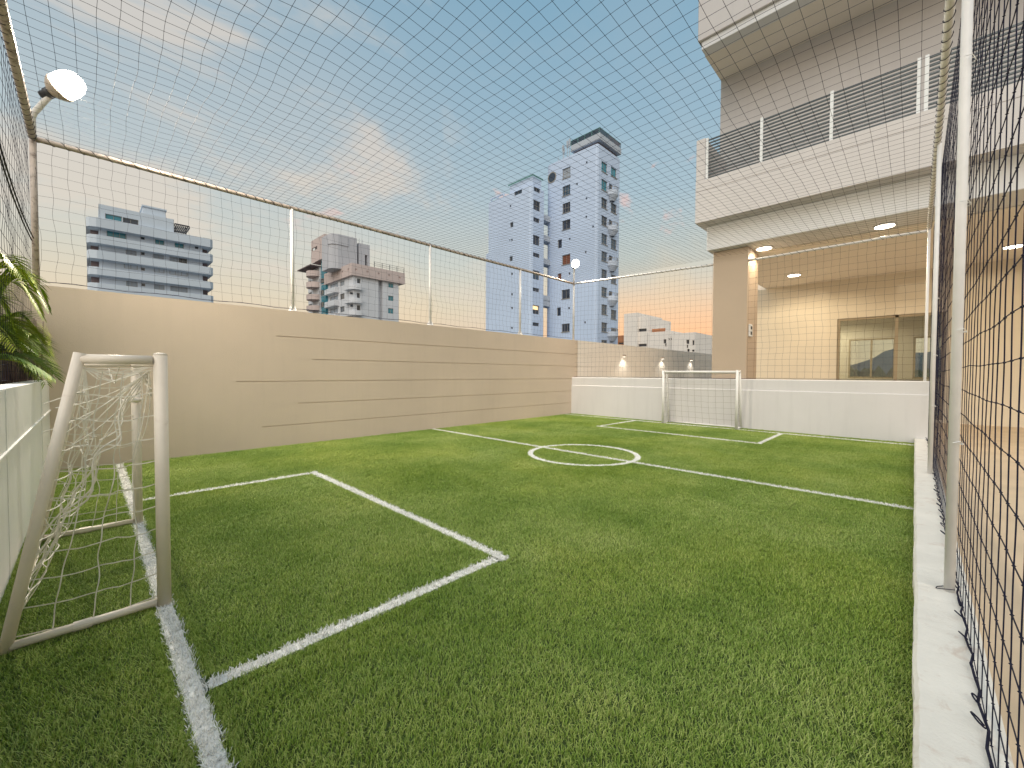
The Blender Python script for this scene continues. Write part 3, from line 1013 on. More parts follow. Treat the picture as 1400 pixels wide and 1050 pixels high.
mb.add([(10.42, WALL_V+.01, HT+.005), (26, WALL_V+.01, HT+.005), (26, WALL_V+0.17, HT+.005), (10.42, WALL_V+0.17, HT+.005), (10.42, WALL_V+0.17, -1), (26, WALL_V+0.17, -1)],
       [(0, 1, 2, 3), (3, 2, 5, 4)])
lw2 = mb.build('terrace_wall', 'wall_cream')
tag(lw2, 'pale terrace wall with three lit sconces beyond the low parapet', 'wall')

for px, py, side in ((852, 487, 'closest to the corner lamp post'), (905, 490, 'the middle one of three'), (944, 492, 'the one closest to the brown column')):
    p = on(1, WALL_V, px, py)
    t = thing('wall_sconce', 'small sconce on pale terrace wall, ' + side, 'wall light', (float(p[0]), WALL_V, float(p[2])), 'sconces on the terrace wall')
    u, z = float(p[0]), float(p[2])
    m = MB(); m.box(u-0.06, u+0.06, WALL_V-0.09, WALL_V+0.008, z-0.02, z+0.05, 0.008); m.build('housing', 'lamp_body', t)
    m = MB(); m.box(u-0.05, u+0.05, WALL_V-0.08, WALL_V-0.01, z-0.032, z-0.021); m.build('lens', 'sconce_glow', t)
    ld = bpy.data.lights.new('sconce_light', 'SPOT'); ld.energy = 5; ld.spot_size = R(130); ld.spot_blend = 0.8; ld.color = (1, .92, .78); ld.shadow_soft_size = 0.03
    lo = bpy.data.objects.new('sconce_light', ld); COL.objects.link(lo); lo.location = (u, WALL_V-0.20, z-0.04)
    lo.rotation_euler = Vector((0, 0.18, -1)).to_track_quat('-Z', 'Y').to_euler()
    lo.parent = t; lo.matrix_parent_inverse = Matrix.Translation(-Vector(t.location))

# ------------------------------------------------------------------ far parapet, kerb, planter
PT = 1.10
mb = MB()
y0, y1 = -0.24, WALL_V-0.002
prof = [(FAR_U, -0.04), (FAR_U, PT-0.245), (FAR_U+0.02, PT-0.235), (FAR_U+0.02, PT-0.015), (FAR_U+0.035, PT), (FAR_U+0.125, PT), (FAR_U+0.125, -0.04)]
n = len(prof)
mb.add([(x, y0, z) for x, z in prof] + [(x, y1, z) for x, z in prof], [(i, (i+1) % n, n+(i+1) % n, n+i) for i in range(n)] + [tuple(range(n)), tuple(range(2*n-1, n-1, -1))])
tag(mb.build('parapet_wall', 'wall_white'), 'low white parapet wall behind the far goal', 'wall')

mb = MB()
KZ = 0.10
us = np.linspace(-0.9, FAR_U-0.002, 300)
Vv = []; Ff = []
for i, u in enumerate(us):
    e = -0.019 + 0.003*math.sin(u*9.1)*math.sin(u*3.7) + 0.0012*rng.normal()
    for (v, z) in ((e, -0.04), (e, KZ-0.012), (e-0.012, KZ+0.001*rng.normal()), (-0.213, KZ), (-0.225, KZ-0.012), (-0.225, -0.05)):
        Vv.append((u, v, z))
for i in range(len(us)-1):
    for j in range(5):
        Ff.append((i*6+j, (i+1)*6+j, (i+1)*6+j+1, i*6+j+1))
mb.add(Vv, Ff)
tag(mb.build('kerb', 'kerb_paint'), kind='structure')

PZ = 1.10
pl = thing('planter', 'white rendered planter wall behind the near goal', 'planter', (U0-0.4, 4.0, 0))
mb = MB()
mb.facade(0, U0, -2.0, WALL_V-0.003, -0.05, PZ, [(-2.0, WALL_V, 0.735, 0.747, 0.012)] + [(WALL_V-1.22*k, WALL_V-1.22*k+0.006, 0, PZ, 0.004) for k in (1, 3)])
mb.add([(U0, -2, PZ), (U0, WALL_V-.003, PZ), (U0-0.14, WALL_V-.003, PZ), (U0-0.14, -2, PZ), (U0-0.14, WALL_V-.003, PZ-0.3), (U0-0.14, -2, PZ-0.3)], [(0, 1, 2, 3), (3, 2, 4, 5)])
mb.box(-1.35, -1.21, -2, WALL_V-0.003, -0.05, PZ)
mb.build('wall', 'planter_white', pl)
mb = MB(); mb.box(-1.21, U0-0.14, -2, WALL_V-0.003, 0.2, PZ-0.08); mb.build('soil', 'soil', pl)

# ------------------------------------------------------------------ main building beyond the far end
BU = 9.60              # balcony front
VL = 3.62              # its left end
VR = -7.5
bm = thing('apartment_building', 'beige apartment building with slatted balcony over a lit covered terrace', 'building', (12, -1, 0))
mb = MB()
BB, BS, BT = 4.60, 5.52, 6.44
mb.facade(0, BU, VR, VL, BB, BS, [(VR, VL, BS-0.235, BS-0.222, 0.012)])
mb.box(BU+0.05, BU+0.18, VR, VL-0.003, BB+0.02, BS-0.002)
mb.add([(BU, VR, BS), (BU, VL, BS), (BU+0.19, VL, BS), (BU+0.19, VR, BS)], [(0, 1, 2, 3)])
mb.add([(BU, VL, BB), (BU+1.6, VL, BB), (BU+1.6, VL, BS), (BU, VL, BS)], [(0, 1, 2, 3)])
mb.add([(BU, VR, BB), (BU, VL, BB), (BU+1.6, VL, BB), (BU+1.6, VR, BB)], [(0, 1, 2, 3)])
mb.build('balcony_parapet', 'facade', bm)
mb = MB(); mb.box(BU+0.003, BU+1.5, VL-0.19, VL-0.003, BS, BT, 0.006); mb.build('balcony_pier', 'facade', bm)
mb = MB(); mb.box(BU+0.2, 24, VR, VL-0.01, BB+0.02, BB+0.25); mb.build('balcony_floor', 'facade', bm)
# railing: posts and slats
pv = [float(on(0, BU+0.06, x, 200)[1]) for x in (967, 1041, 1136, 1254)]
step = pv[2]-pv[3]
pv += [pv[3]-0.09] + [pv[3]-0.09-step*k for k in range(1, 5)]
post_me = plain('rail_post', MB().box(-0.025, 0.025, -0.025, 0.025, 0, BT-BS+0.0), 'rail_post')
for v_ in pv:
    o = put('railing_post', post_me, bm, (BU+0.07, v_, BS))
slat_me = plain('slat', MB().box(-0.012, 0.012, -0.5, 0.5, -0.014, 0.014), 'rail_metal')
NS = 13
for a, b in zip(pv[:-1], pv[1:]):
    if a-b < 0.2: continue
    for k in range(NS):
        z = BS + 0.05 + (BT-BS-0.09)*k/(NS-1)
        o = put('slat', slat_me, bm, (BU+0.085, (a+b)/2, z))
        o.scale = (1, a-b-0.052, 1)
# wall behind the balcony, beam, soffit, upper storey
REC = 11.05
mb = MB(); mb.facade(0, REC, VR, VL-0.03, BB+0.25, 8.47, []); mb.box(REC+0.02, 16.9, VR, VL-0.04, BB+0.25, 8.47)
mb.build('balcony_wall', 'facade', bm)
mb = MB(); mb.box(10.0, 10.9, VR, 3.50, 4.05, BB+0.0, 0.01); mb.build('beam', 'facade_pale', bm)
mb = MB(); mb.box(10.9, 15.9, VR, 3.58, 4.03, 4.40); mb.box(10.9, 24, VR, 3.58, 4.40, BB+0.02); mb.build('terrace_ceiling', 'soffit', bm)
mb = MB()
mb.box(BU+0.0, BU+0.3, VR, VL, 8.62, 11.5, 0.01)
mb.build('upper_parapet', 'facade', bm)
mb = MB(); mb.box(BU+0.06, BU+0.34, VR, VL-0.06, 8.44, 8.622, 0.008); mb.build('drip_band', 'facade_pale', bm)
mb = MB(); mb.box(BU+0.34, 17, VR, VL-0.035, 8.47, 8.9); mb.build('upper_slab', 'soffit', bm)
mb = MB(); mb.box(REC, 17, VR, VL-0.03, 8.9, 16.0); mb.build('upper_wall', 'facade', bm)
mb = MB(); mb.box(BU, 17, VR, VL, 12.4, 12.9); mb.build('upper_slab', 'facade', bm)
# column
mb = MB(); mb.box(10.235, 11.08, 2.70, 3.43, -0.04, 4.05, 0.012); mb.build('column', 'column', bm)
# back wall of the terrace, with a sliding glass door and the room behind it
BW = 15.70
dv0, dv1 = -0.55, 1.70
mb = MB()
mb.facade(0, BW, VR, 5.2, -0.05, 4.03, [(dv0, dv1, 0.02, 2.88, 99)])
for q in ((VR, dv0), (dv1, 5.2)):
    mb.box(BW+0.03, BW+0.2, q[0]+(0.0 if q[0] < 0 else 0), q[1], -0.05, 4.02)
mb.box(BW+0.03, BW+0.2, dv0+0.001, dv1-0.001, 2.88, 4.02)
mb.box(BW-0.02, BW, VR, dv0-0.01, -0.05, 0.10); mb.box(BW-0.02, BW, dv1+0.01, 5.2, -0.05, 0.10)
mb.build('back_wall', 'back_wall', bm)
fr = MB()
for v_ in (dv0, 0.39-0.035, dv1-0.07):
    fr.box(BW+0.03, BW+0.12, v_, v_+0.07, 0.02, 2.88)
fr.box(BW+0.03, BW+0.12, dv0+0.07, dv1-0.07, 2.81, 2.88); fr.box(BW+0.031, BW+0.119, dv0+0.07, dv1-0.07, 0.02, 0.08)
dr = fr.build('sliding_door', 'frame_bronze', bm)
for a, b in ((dv0+0.07, 0.355), (0.425, dv1-0.07)):
    q = MB(); q.box(BW+0.07, BW+0.078, a, b, 0.08, 2.81); sub(q, 'pane', 'clear_glass', dr)
RW = 19.0
w0 = on(0, RW, 1160, 490)[1]; w1 = on(0, RW, 1224, 490)[1]
za = on(0, RW, 1190, 517)[2]; zb = on(0, RW, 1190, 463)[2]
w0, w1, za, zb = float(w0), float(w1), float(za), float(zb)
w2, w3 = -0.95, 0.05
mb = MB()
mb.facade(0, RW, -3.0, 3.4, -0.04, 4.0, [(w1, w0, za, zb, 99), (w2, w3, za, zb, 99)])
mb.box(BW+0.21, RW, 3.4, 3.5, -0.04, 4.0); mb.box(BW+0.21, RW, -3.1, -3.0, -0.04, 4.0)
mb.box(BW+0.21, RW+0.01, -3.1, 3.5, 3.30, 3.4)
mb.build('room_wall', 'room', bm)
for a, b in ((w1, w0), (w2, w3)):
    m = MB()
    f = 0.05
    m.box(RW+0.0, RW+0.08, a, b, za, za+f); m.box(RW, RW+0.08, a, b, zb-f, zb)
    m.box(RW, RW+0.08, a, a+f, za+f, zb-f); m.box(RW, RW+0.08, b-f, b, za+f, zb-f); m.box(RW, RW+0.08, (a+b)/2-f/2, (a+b)/2+f/2, za+f, zb-f)
    wi = m.build('window', 'frame_bronze', bm)
    q = MB(); q.box(RW+0.035, RW+0.043, a+f*.6, b-f*.6, za+f*.6, zb-f*.6); sub(q, 'pane', 'clear_glass', wi)

# power socket on the column
s_ = thing('power_socket', 'double white power socket on the side of the brown column', 'socket', (10.55, 2.70, 2.27))
p = on(1, 2.70, 1025, 452)
su, sz = float(p[0]), float(p[2])
s_.location = (su, 2.70, sz)
m = MB(); m.box(su-0.11, su+0.11, 2.668, 2.700, sz-0.14, sz+0.14, 0.008); m.build('plate', 'white_plastic', s_)
for dz_ in (-0.06, 0.06):
    m = MB(); m.box(su-0.05, su+0.05, 2.660, 2.6685, sz+dz_-0.035, sz+dz_+0.035, 0.003); m.build('outlet', 'dark_metal', s_)


# ceiling lights of the terrace, and an unseen one added in the room behind
def ceiling_light(u, v, z, label, watt, rad=0.17, group='round lights in the terrace ceiling'):
    t = thing('ceiling_light', label, 'ceiling light', (u, v, z), group)
    m = MB(); m.lathe((u, v, z-0.03), [(rad*0.98, 0.03), (rad, 0.012), (rad*0.93, 0.0), (rad*0.86, 0.004)], (0, 0, 1), 32); m.build('trim_ring', 'white_plastic', t, True)
    m = MB(); m.lathe((u, v, z-0.034), [(rad*0.84, 0.02), (rad*0.85, 0.004), (rad*0.70, 0.0)], (0, 0, 1), 32); m.build('diffuser', 'downlight_glow', t)
    ld = bpy.data.lights.new('ceiling_lamp', 'SPOT'); ld.spot_size = R(172); ld.spot_blend = 0.35; ld.shadow_soft_size = rad*0.6; ld.energy = watt; ld.color = (1.0, 0.84, 0.60)
    lo = bpy.data.objects.new('ceiling_lamp', ld); COL.objects.link(lo); lo.location = (u, v, z-0.11)
    lo.parent = t; lo.matrix_parent_inverse = Matrix.Translation(-Vector(t.location))
    return t


ceiling_light(10.62, 2.48, 4.05, 'warm round ceiling light under the beam next to the brown column', 24)
ceiling_light(10.60, 0.47, 4.05, 'warm round ceiling light under the beam over the low parapet', 48)
ceiling_light(13.95, 2.50, 4.03, 'warm round ceiling light inside the terrace behind the brown column', 65)
ceiling_light(14.10, -1.48, 4.03, 'warm round ceiling light in the terrace seen past the white net post', 14)
ceiling_light(17.3, 2.4, 3.30, 'unseen ceiling light added in the room behind the sliding glass door', 110, 0.2, 'added light in the room')  # inferred lamp out of view, added to brighten the room

# ------------------------------------------------------------------ net frames
PW = WALL_V+0.075      # line of the posts on the long wall
ZP = 3.93
NU0 = -0.425           # near end net line
FU = 10.285            # far net line
RV = -0.135            # right hand posts


def pipe_frame(name, label, loc):
    return thing(name, label, 'fence frame', loc)


def rough_line(p, q, n, amp=0.004):
    p = np.array(p, float); q = np.array(q, float)
    t = np.linspace(0, 1, n)[:, None]
    P = p + (q-p)*t
    for k in range(3):
        P[:, k] += amp*np.sin(t[:, 0]*(7+k*4)+k)*(1-abs(q[k]-p[k])/np.linalg.norm(q-p))
    return P


fl = pipe_frame('net_frame', 'weathered pipe rail on white posts standing on the long beige wall', (5, PW, HT))
m = MB(); m.tube(rough_line((NU0, PW, ZP), (FU, PW, ZP), 40), 0.030, 10); m.build('top_rail', 'pipe_aged', fl, True)
for px, py in ((399, 300), (588, 380), (711, 400)):
    u = float(on(1, PW, px, py)[0])
    m = MB(); m.tube([(u, PW, HT), (u, PW, ZP)], 0.028, 12); m.lathe((u, PW, HT), [(0.075, 0), (0.075, 0.012), (0.03, 0.014), (0.03, 0.03)], n=16)
    o = m.build('post', 'pipe_white', fl, True)
    g = MB()
    for a in range(4):
        ca, sa = math.cos(R(45+90*a)), math.sin(R(45+90*a))
        g.add([(u+0.028*ca, PW+0.028*sa, HT+0.012), (u+0.07*ca, PW+0.07*sa, HT+0.012), (u+0.028*ca, PW+0.028*sa, HT+0.11),
               (u+0.028*ca-0.004*sa, PW+0.028*sa+0.004*ca, HT+0.012), (u+0.07*ca-0.004*sa, PW+0.07*sa+0.004*ca, HT+0.012), (u+0.028*ca-0.004*sa, PW+0.028*sa+0.004*ca, HT+0.11)],
              [(0, 1, 2), (3, 5, 4), (0, 3, 4, 1), (1, 4, 5, 2), (0, 2, 5, 3)])
    sub(g, 'gusset', 'pipe_white', o)
m = MB(); m.tube([(NU0, PW, HT), (NU0, PW, ZP+0.02)], 0.030, 12); m.build('post', 'pipe_aged', fl, True)
m = MB(); m.tube([(FU, PW, HT), (FU, PW, ZP+0.02)], 0.030, 12); m.build('post', 'pipe_white', fl, True)

fe = pipe_frame('net_frame', 'weathered pipe rail above the planter and palm', (NU0, 3, PZ))
m = MB(); m.tube(rough_line((NU0, PW-0.035, ZP), (NU0, -2.0, ZP+0.03), 30), 0.034, 10); m.build('top_rail', 'pipe_aged', fe, True)

ff = pipe_frame('net_frame', 'pale pipe rail strung above the low white parapet', (FU, 5, ZP))
zc1 = 3.78
m = MB(); m.tube(rough_line((FU, PW-0.032, ZP), (FU, 3.435, zc1), 16, 0.002), 0.026, 10); m.build('top_rail', 'pipe_white', ff, True)
m = MB(); m.tube(rough_line((FU, 2.695, 3.74), (FU, RV, 3.73), 16, 0.003), 0.026, 10); m.build('top_rail', 'pipe_white', ff, True)

fr_ = pipe_frame('net_frame', 'white pipe posts and rail standing on the kerb', (3, RV, KZ))
for u, v_ in ((3.05, -0.148), (6.55, -0.142), (FU-0.12, -0.125)):
    m = MB(); m.tube([(u, v_, KZ-0.01), (u, v_, 3.74)], 0.0205, 16); m.build('post', 'pipe_white', fr_, True)
m = MB(); m.tube(rough_line((FU-0.12, -0.125, 3.74), (-2.0, -0.12, 3.80), 40, 0.003), 0.027, 12); m.build('top_rail', 'pipe_white', fr_, True)


# ------------------------------------------------------------------ nets
def strands(mb, P, r, n=3):
    """P: (lines, points, 3) -> thin tubes"""
    L, K, _ = P.shape
    T = np.gradient(P, axis=1)
    T /= np.linalg.norm(T, axis=2)[..., None] + 1e-12
    ref = np.where(np.abs(T[..., 2:3]) < 0.8, np.array([0, 0, 1.0]), np.array([0.9, 0.44, 0]))
    A = np.cross(T, ref); A /= np.linalg.norm(A, axis=2)[..., None] + 1e-12
    B = np.cross(T, A)
    an = np.arange(n)/n*2*math.pi
    V = P[:, :, None, :] + r*(np.cos(an)[None, None, :, None]*A[:, :, None, :] + np.sin(an)[None, None, :, None]*B[:, :, None, :])
    idx = np.arange(L*K*n).reshape(L, K, n)
    a = idx[:, :-1, :]; b = np.roll(idx, -1, axis=2)[:, :-1, :]; c = np.roll(idx, -1, axis=2)[:, 1:, :]; d = idx[:, 1:, :]
    mb.add(V.reshape(-1, 3), [tuple(q) for q in np.stack([a, b, c, d], -1).reshape(-1, 4).tolist()])


def knots(mb, P, r):
    o = np.array([(1, 0, 0), (-1, 0, 0), (0, 1, 0), (0, -1, 0), (0, 0, 1), (0, 0, -1)], float)*r
    F8 = [(0, 2, 4), (2, 1, 4), (1, 3, 4), (3, 0, 4), (2, 0, 5), (1, 2, 5), (3, 1, 5), (0, 3, 5)]
    for p in P.reshape(-1, 3):
        mb.add(p + o, F8)


def wob(a, b, s):
    return (np.sin(a*1.9+s) * np.sin(b*1.3+s*2.1) + 0.6*np.sin(a*4.1+b*2.3+s*3) + 0.35*np.sin(a*9.0-b*7.0+s) + 0.3*np.sin(b*8.3+s*5))/2


def net(surf, na, nb, r, sub_=2, knot=0.0, name='safety_net', material='net_cord'):
    """surf(a,b arrays in 0..1) -> (...,3); strands along both directions"""
    mb = MB()
    A, B = np.meshgrid(np.linspace(0, 1, na), np.linspace(0, 1, nb*sub_+1), indexing='ij')
    strands(mb, surf(A, B), r)
    A, B = np.meshgrid(np.linspace(0, 1, na*sub_+1), np.linspace(0, 1, nb), indexing='ij')
    strands(mb, surf(A, B).transpose(1, 0, 2), r)
    if knot:
        A, B = np.meshgrid(np.linspace(0, 1, na), np.linspace(0, 1, nb), indexing='ij')
        knots(mb, surf(A, B), knot)
    return mb


def roof(a, b):
    u = NU0 + (FU-NU0)*a; v = -0.11 + (PW+0.11)*b
    edge = np.clip(np.minimum(np.minimum(a*8, (1-a)*8), np.minimum(b*7, (1-b)*7)), 0, 1)
    zed = ZP + (3.75-ZP)*np.clip(1-b*2.1, 0, 1)*np.clip(a*1.2, 0.3, 1)
    z = zed - 0.10*np.sin(math.pi*a)*np.sin(math.pi*b) + edge*0.02*(0.5+3*(1-a)**6)*wob(u, v, 0.3)
    wa = 0.010 + 0.045*(1-a)**6
    return np.stack([u + edge*wa*wob(v, u, 1.7), v + edge*wa*wob(u*1.1, v, 2.9), z], -1)


CELL = 0.125
mb = net(roof, int((FU-NU0)/CELL)+1, int((PW+0.11)/CELL)+1, 0.0017, 2, 0.0040)
tag(mb.build('safety_net', 'net_cord'), 'dark knotted netting stretched as a roof over the court', 'net', 'netting round the court')


def left_net(a, b):
    u = NU0+0.03 + (FU-NU0-0.06)*a; z = HT+0.05 + (ZP-HT-0.07)*b
    e = np.clip(np.minimum(b*5, (1-b)*5), 0, 1)
    return np.stack([u + e*0.03*wob(z*2, u, 4.0), PW-0.01 + e*0.05*wob(u, z*2, 0.9), z + 0.02*e*wob(z, u, 2)], -1)


mb = net(left_net, int(10.6/CELL), 14, 0.0014, 2)
mb.tube([(NU0+0.05+i*0.25, PW-0.02, HT+0.045+0.012*math.sin(i*1.7)) for i in range(43)], 0.004, 5)
tag(mb.build('safety_net', 'net_cord'), 'dark netting hung between the long beige wall and its pipe rail', 'net', 'netting round the court')


def far_net(v0, v1):
    def f(a, b):
        v = v0 + (v1-v0)*a
        zt_ = np.where(v > 3.0, zc1 + (ZP-zc1)*np.clip((v-3.4)/4.0, 0, 1), 3.74)
        z = PT+0.03 + (zt_-PT-0.05)*b
        e = np.clip(np.minimum(b*5, (1-b)*5), 0, 1)*np.clip(np.minimum(a*8, (1-a)*8), 0.1, 1)
        return np.stack([FU - 0.028 + e*0.02*wob(v, z, 5.0), v + 0.03*e*wob(z*2, v, 1), z + 0.02*e*wob(v, z, 3)], -1)
    return f


# the column stands in the line of the net: one field on either side of it, joined by the rope along the parapet
mb = net(far_net(3.45, PW-0.03), int(4.0/CELL), 21, 0.0015, 2)
q = net(far_net(RV+0.03, 2.68), int(2.8/CELL), 21, 0.0015, 2)
mb.add(q.v, q.f)
mb.tube([(FU-0.06-(0.035 if 2.6 < v < 3.5 else 0), v, PT+0.012) for v in np.linspace(RV+0.05, PW-0.05, 60)], 0.004, 5)
tag(mb.build('safety_net', 'net_cord'), 'dark netting hung above the low white parapet at the far end', 'net', 'netting round the court')


def right_net(a, b):
    u = -1.6 + (FU+1.5)*a; z = KZ+0.02 + (3.74-KZ-0.03)*b
    e = np.clip(np.minimum(b*6, (1-b)*6), 0, 1)
    return np.stack([u + e*0.002*wob(z*2, u, 4.5), -0.182 + 0.003*e*wob(u*2, z*2, 1.9), z + 0.010*e*wob(u, z*3, 2)], -1)


mb = net(right_net, int(11.8/CELL), 30, 0.0018, 3, 0.0044)
rn = tag(mb.build('safety_net', 'net_cord'), 'dark netting beside the white kerb posts, laced along the kerb', 'net', 'netting round the court')
m = MB()
for i in range(46):
    u = 0.9 + i*0.2 + random.uniform(-0.04, 0.04)
    r_ = random.uniform(0.010, 0.024)
    tl = random.uniform(-0.6, 0.6)
    pts = []
    for k in range(11):
        a = R(-60 + 300*k/10)
        pts.append((u + r_*math.cos(a)*1.2, -0.178 + r_*(0.9+math.sin(a))*(0.5+0.3*math.sin(tl*9)), KZ+0.006 + r_*(0.8+0.8*math.sin(a+tl))))
    m.tube(pts, 0.0028, 5)
m.tube([(0.3+i*0.08, -0.178+0.006*math.sin(i*2.1), KZ+0.012+0.006*math.sin(i*1.3)) for i in range(122)], 0.0042, 5)
for u in (3.00,):
    m.tube([(u, -0.165, 0.13), (u+.02, -0.12, 0.112), (u+0.03, -0.10, 0.105), (u+.06, -0.105, 0.104), (u+.07, -0.13, 0.112)], 0.0022, 5)
sub(m, 'lacing', 'net_cord', rn)
# tie wraps on the kerb posts
m = MB()
for u, v_ in ((3.05, -0.148), (6.55, -0.142)):
    for z in (0.86, 1.42, 2.05, 2.75):
        m.tube([(u+0.034*math.cos(R(a)), v_+0.034*math.sin(R(a)), z+0.004*math.sin(R(a))) for a in range(-150, 31, 20)], 0.0018, 4)
        m.tube([(u-0.01, v_-0.032, z), (u-0.03, v_-0.02, z+0.012), (u-0.05, v_+0.006, z+0.004)], 0.002, 4)
sub(m, 'tie', 'white_plastic', rn)


def end_net(a, b):
    v = -1.8 + (PW+1.75)*a; z = PZ+0.03 + (ZP-PZ-0.05)*b
    e = np.clip(np.minimum(b*6, (1-b)*6), 0, 1)
    return np.stack([NU0-0.035 + 0.015*e*wob(v, z*2, 2.2), v + 0.02*e*wob(z, v, 1.1), z + 0.02*e*wob(v, z, 0.2)], -1)


mb = net(end_net, int(9.1/CELL), 23, 0.0016, 2)
tag(mb.build('safety_net', 'net_cord'), 'dark netting hung over the planter beside the palm', 'net', 'netting round the court')


# spiral lashing that ties the nets to the rails
def lashing(p, q, r, turns, parent):
    p = np.array(p, float); q = np.array(q, float)
    d = (q-p)/np.linalg.norm(q-p)
    A = np.cross(d, (0, 0, 1.0)); A /= np.linalg.norm(A); B = np.cross(d, A)
    n = turns*8
    pts = [p+(q-p)*i/n + r*(math.cos(i*math.pi/4)*A+math.sin(i*math.pi/4)*B) for i in range(n+1)]
    m = MB(); m.tube(pts, 0.0030, 4)
    return m.build('lashing', 'net_cord', parent)


lashing((NU0, PW, ZP), (FU, PW, ZP), 0.034, 85, fl)
lashing((FU, PW, ZP), (FU, 3.45, zc1), 0.030, 32, ff)
lashing((FU, 2.68, 3.74), (FU, RV, 3.735), 0.030, 22, ff)
lashing((NU0, PW-.05, ZP), (NU0, -1.9, ZP+0.03), 0.038, 75, fe)
lashing((FU-0.15, -0.125, 3.74), (-1.9, -0.12, 3.80), 0.031, 96, fr_)


# ------------------------------------------------------------------ lamps on the corner posts
def court_lamp(base, tip, aim, label, watts, size=1.0):
    t = thing('court_lamp', label, 'lamp', tuple(base), 'lamps on the net posts')
    b = np.array(base, float); e = np.array(tip, float)
    d = (e-b) if False else np.array(aim, float); d /= np.linalg.norm(d)
    m = MB()
    elbow = np.array([b[0], b[1], e[2]-0.24*size])
    bend = [b, b+(elbow-b)*0.9, elbow+(e-elbow)*0.10, elbow+(e-elbow)*0.45, elbow+(e-elbow)*0.95]
    m.tube(bend, 0.026*size, 12); m.build('arm', 'pipe_white', t, True)
    c = e
    m = MB(); m.lathe(c-d*0.08*size, [(0.036*size, -0.05*size), (0.042*size, -0.045*size), (0.042*size, 0.0), (0.05*size, 0.005*size), (0.05*size, 0.05*size)], d, 20)
    m.build('collar', 'dark_metal', t, True)
    m = MB(); m.lathe(c-d*0.03*size, [(0.05*size, 0), (0.085*size, 0.03*size), (0.118*size, 0.075*size), (0.124*size, 0.10*size), (0.118*size, 0.105*size)], d, 28)
    m.build('housing', 'lamp_body', t, True)
    m = MB(); m.lathe(c+d*0.075*size, [(0.112*size, -0.005), (0.118*size, 0.02*size), (0.118*size, 0.08*size), (0.105*size, 0.14*size), (0.075*size, 0.185*size), (0.035*size, 0.205*size), (0.008, 0.21*size)], d, 28)
    m.build('lens', 'lens_glow', t, True)
    ld = bpy.data.lights.new('court_lamp_light', 'SPOT'); ld.energy = watts; ld.color = (1.0, 0.88, 0.70)
    ld.spot_size = R(140); ld.spot_blend = 0.7; ld.shadow_soft_size = 0.10*size
    lo = bpy.data.objects.new('court_lamp_light', ld); COL.objects.link(lo)
    lo.location = tuple(c+d*0.31*size)
    lo.rotation_euler = Vector((aim[0]*0.8, aim[1]*1.0, -0.62)).to_track_quat('-Z', 'Y').to_euler()
    lo.parent = t; lo.matrix_parent_inverse = Matrix.Translation(-Vector(t.location))
    return t


L1 = on(1, 7.25, 74, 124)
court_lamp((NU0, PW, ZP+0.02), L1, (0.62, -0.55, 0.42), 'large glowing lamp on a bent arm over the beige wall beside the palm', 760, 1.15)
L2 = on(0, FU-0.10, 795, 361)
court_lamp((FU, PW, ZP+0.02), (FU-0.06, PW-0.06, float(L2[2])), (-0.5, -0.6, 0.25), 'small glowing lamp on the corner post above the low parapet', 360, 0.9)


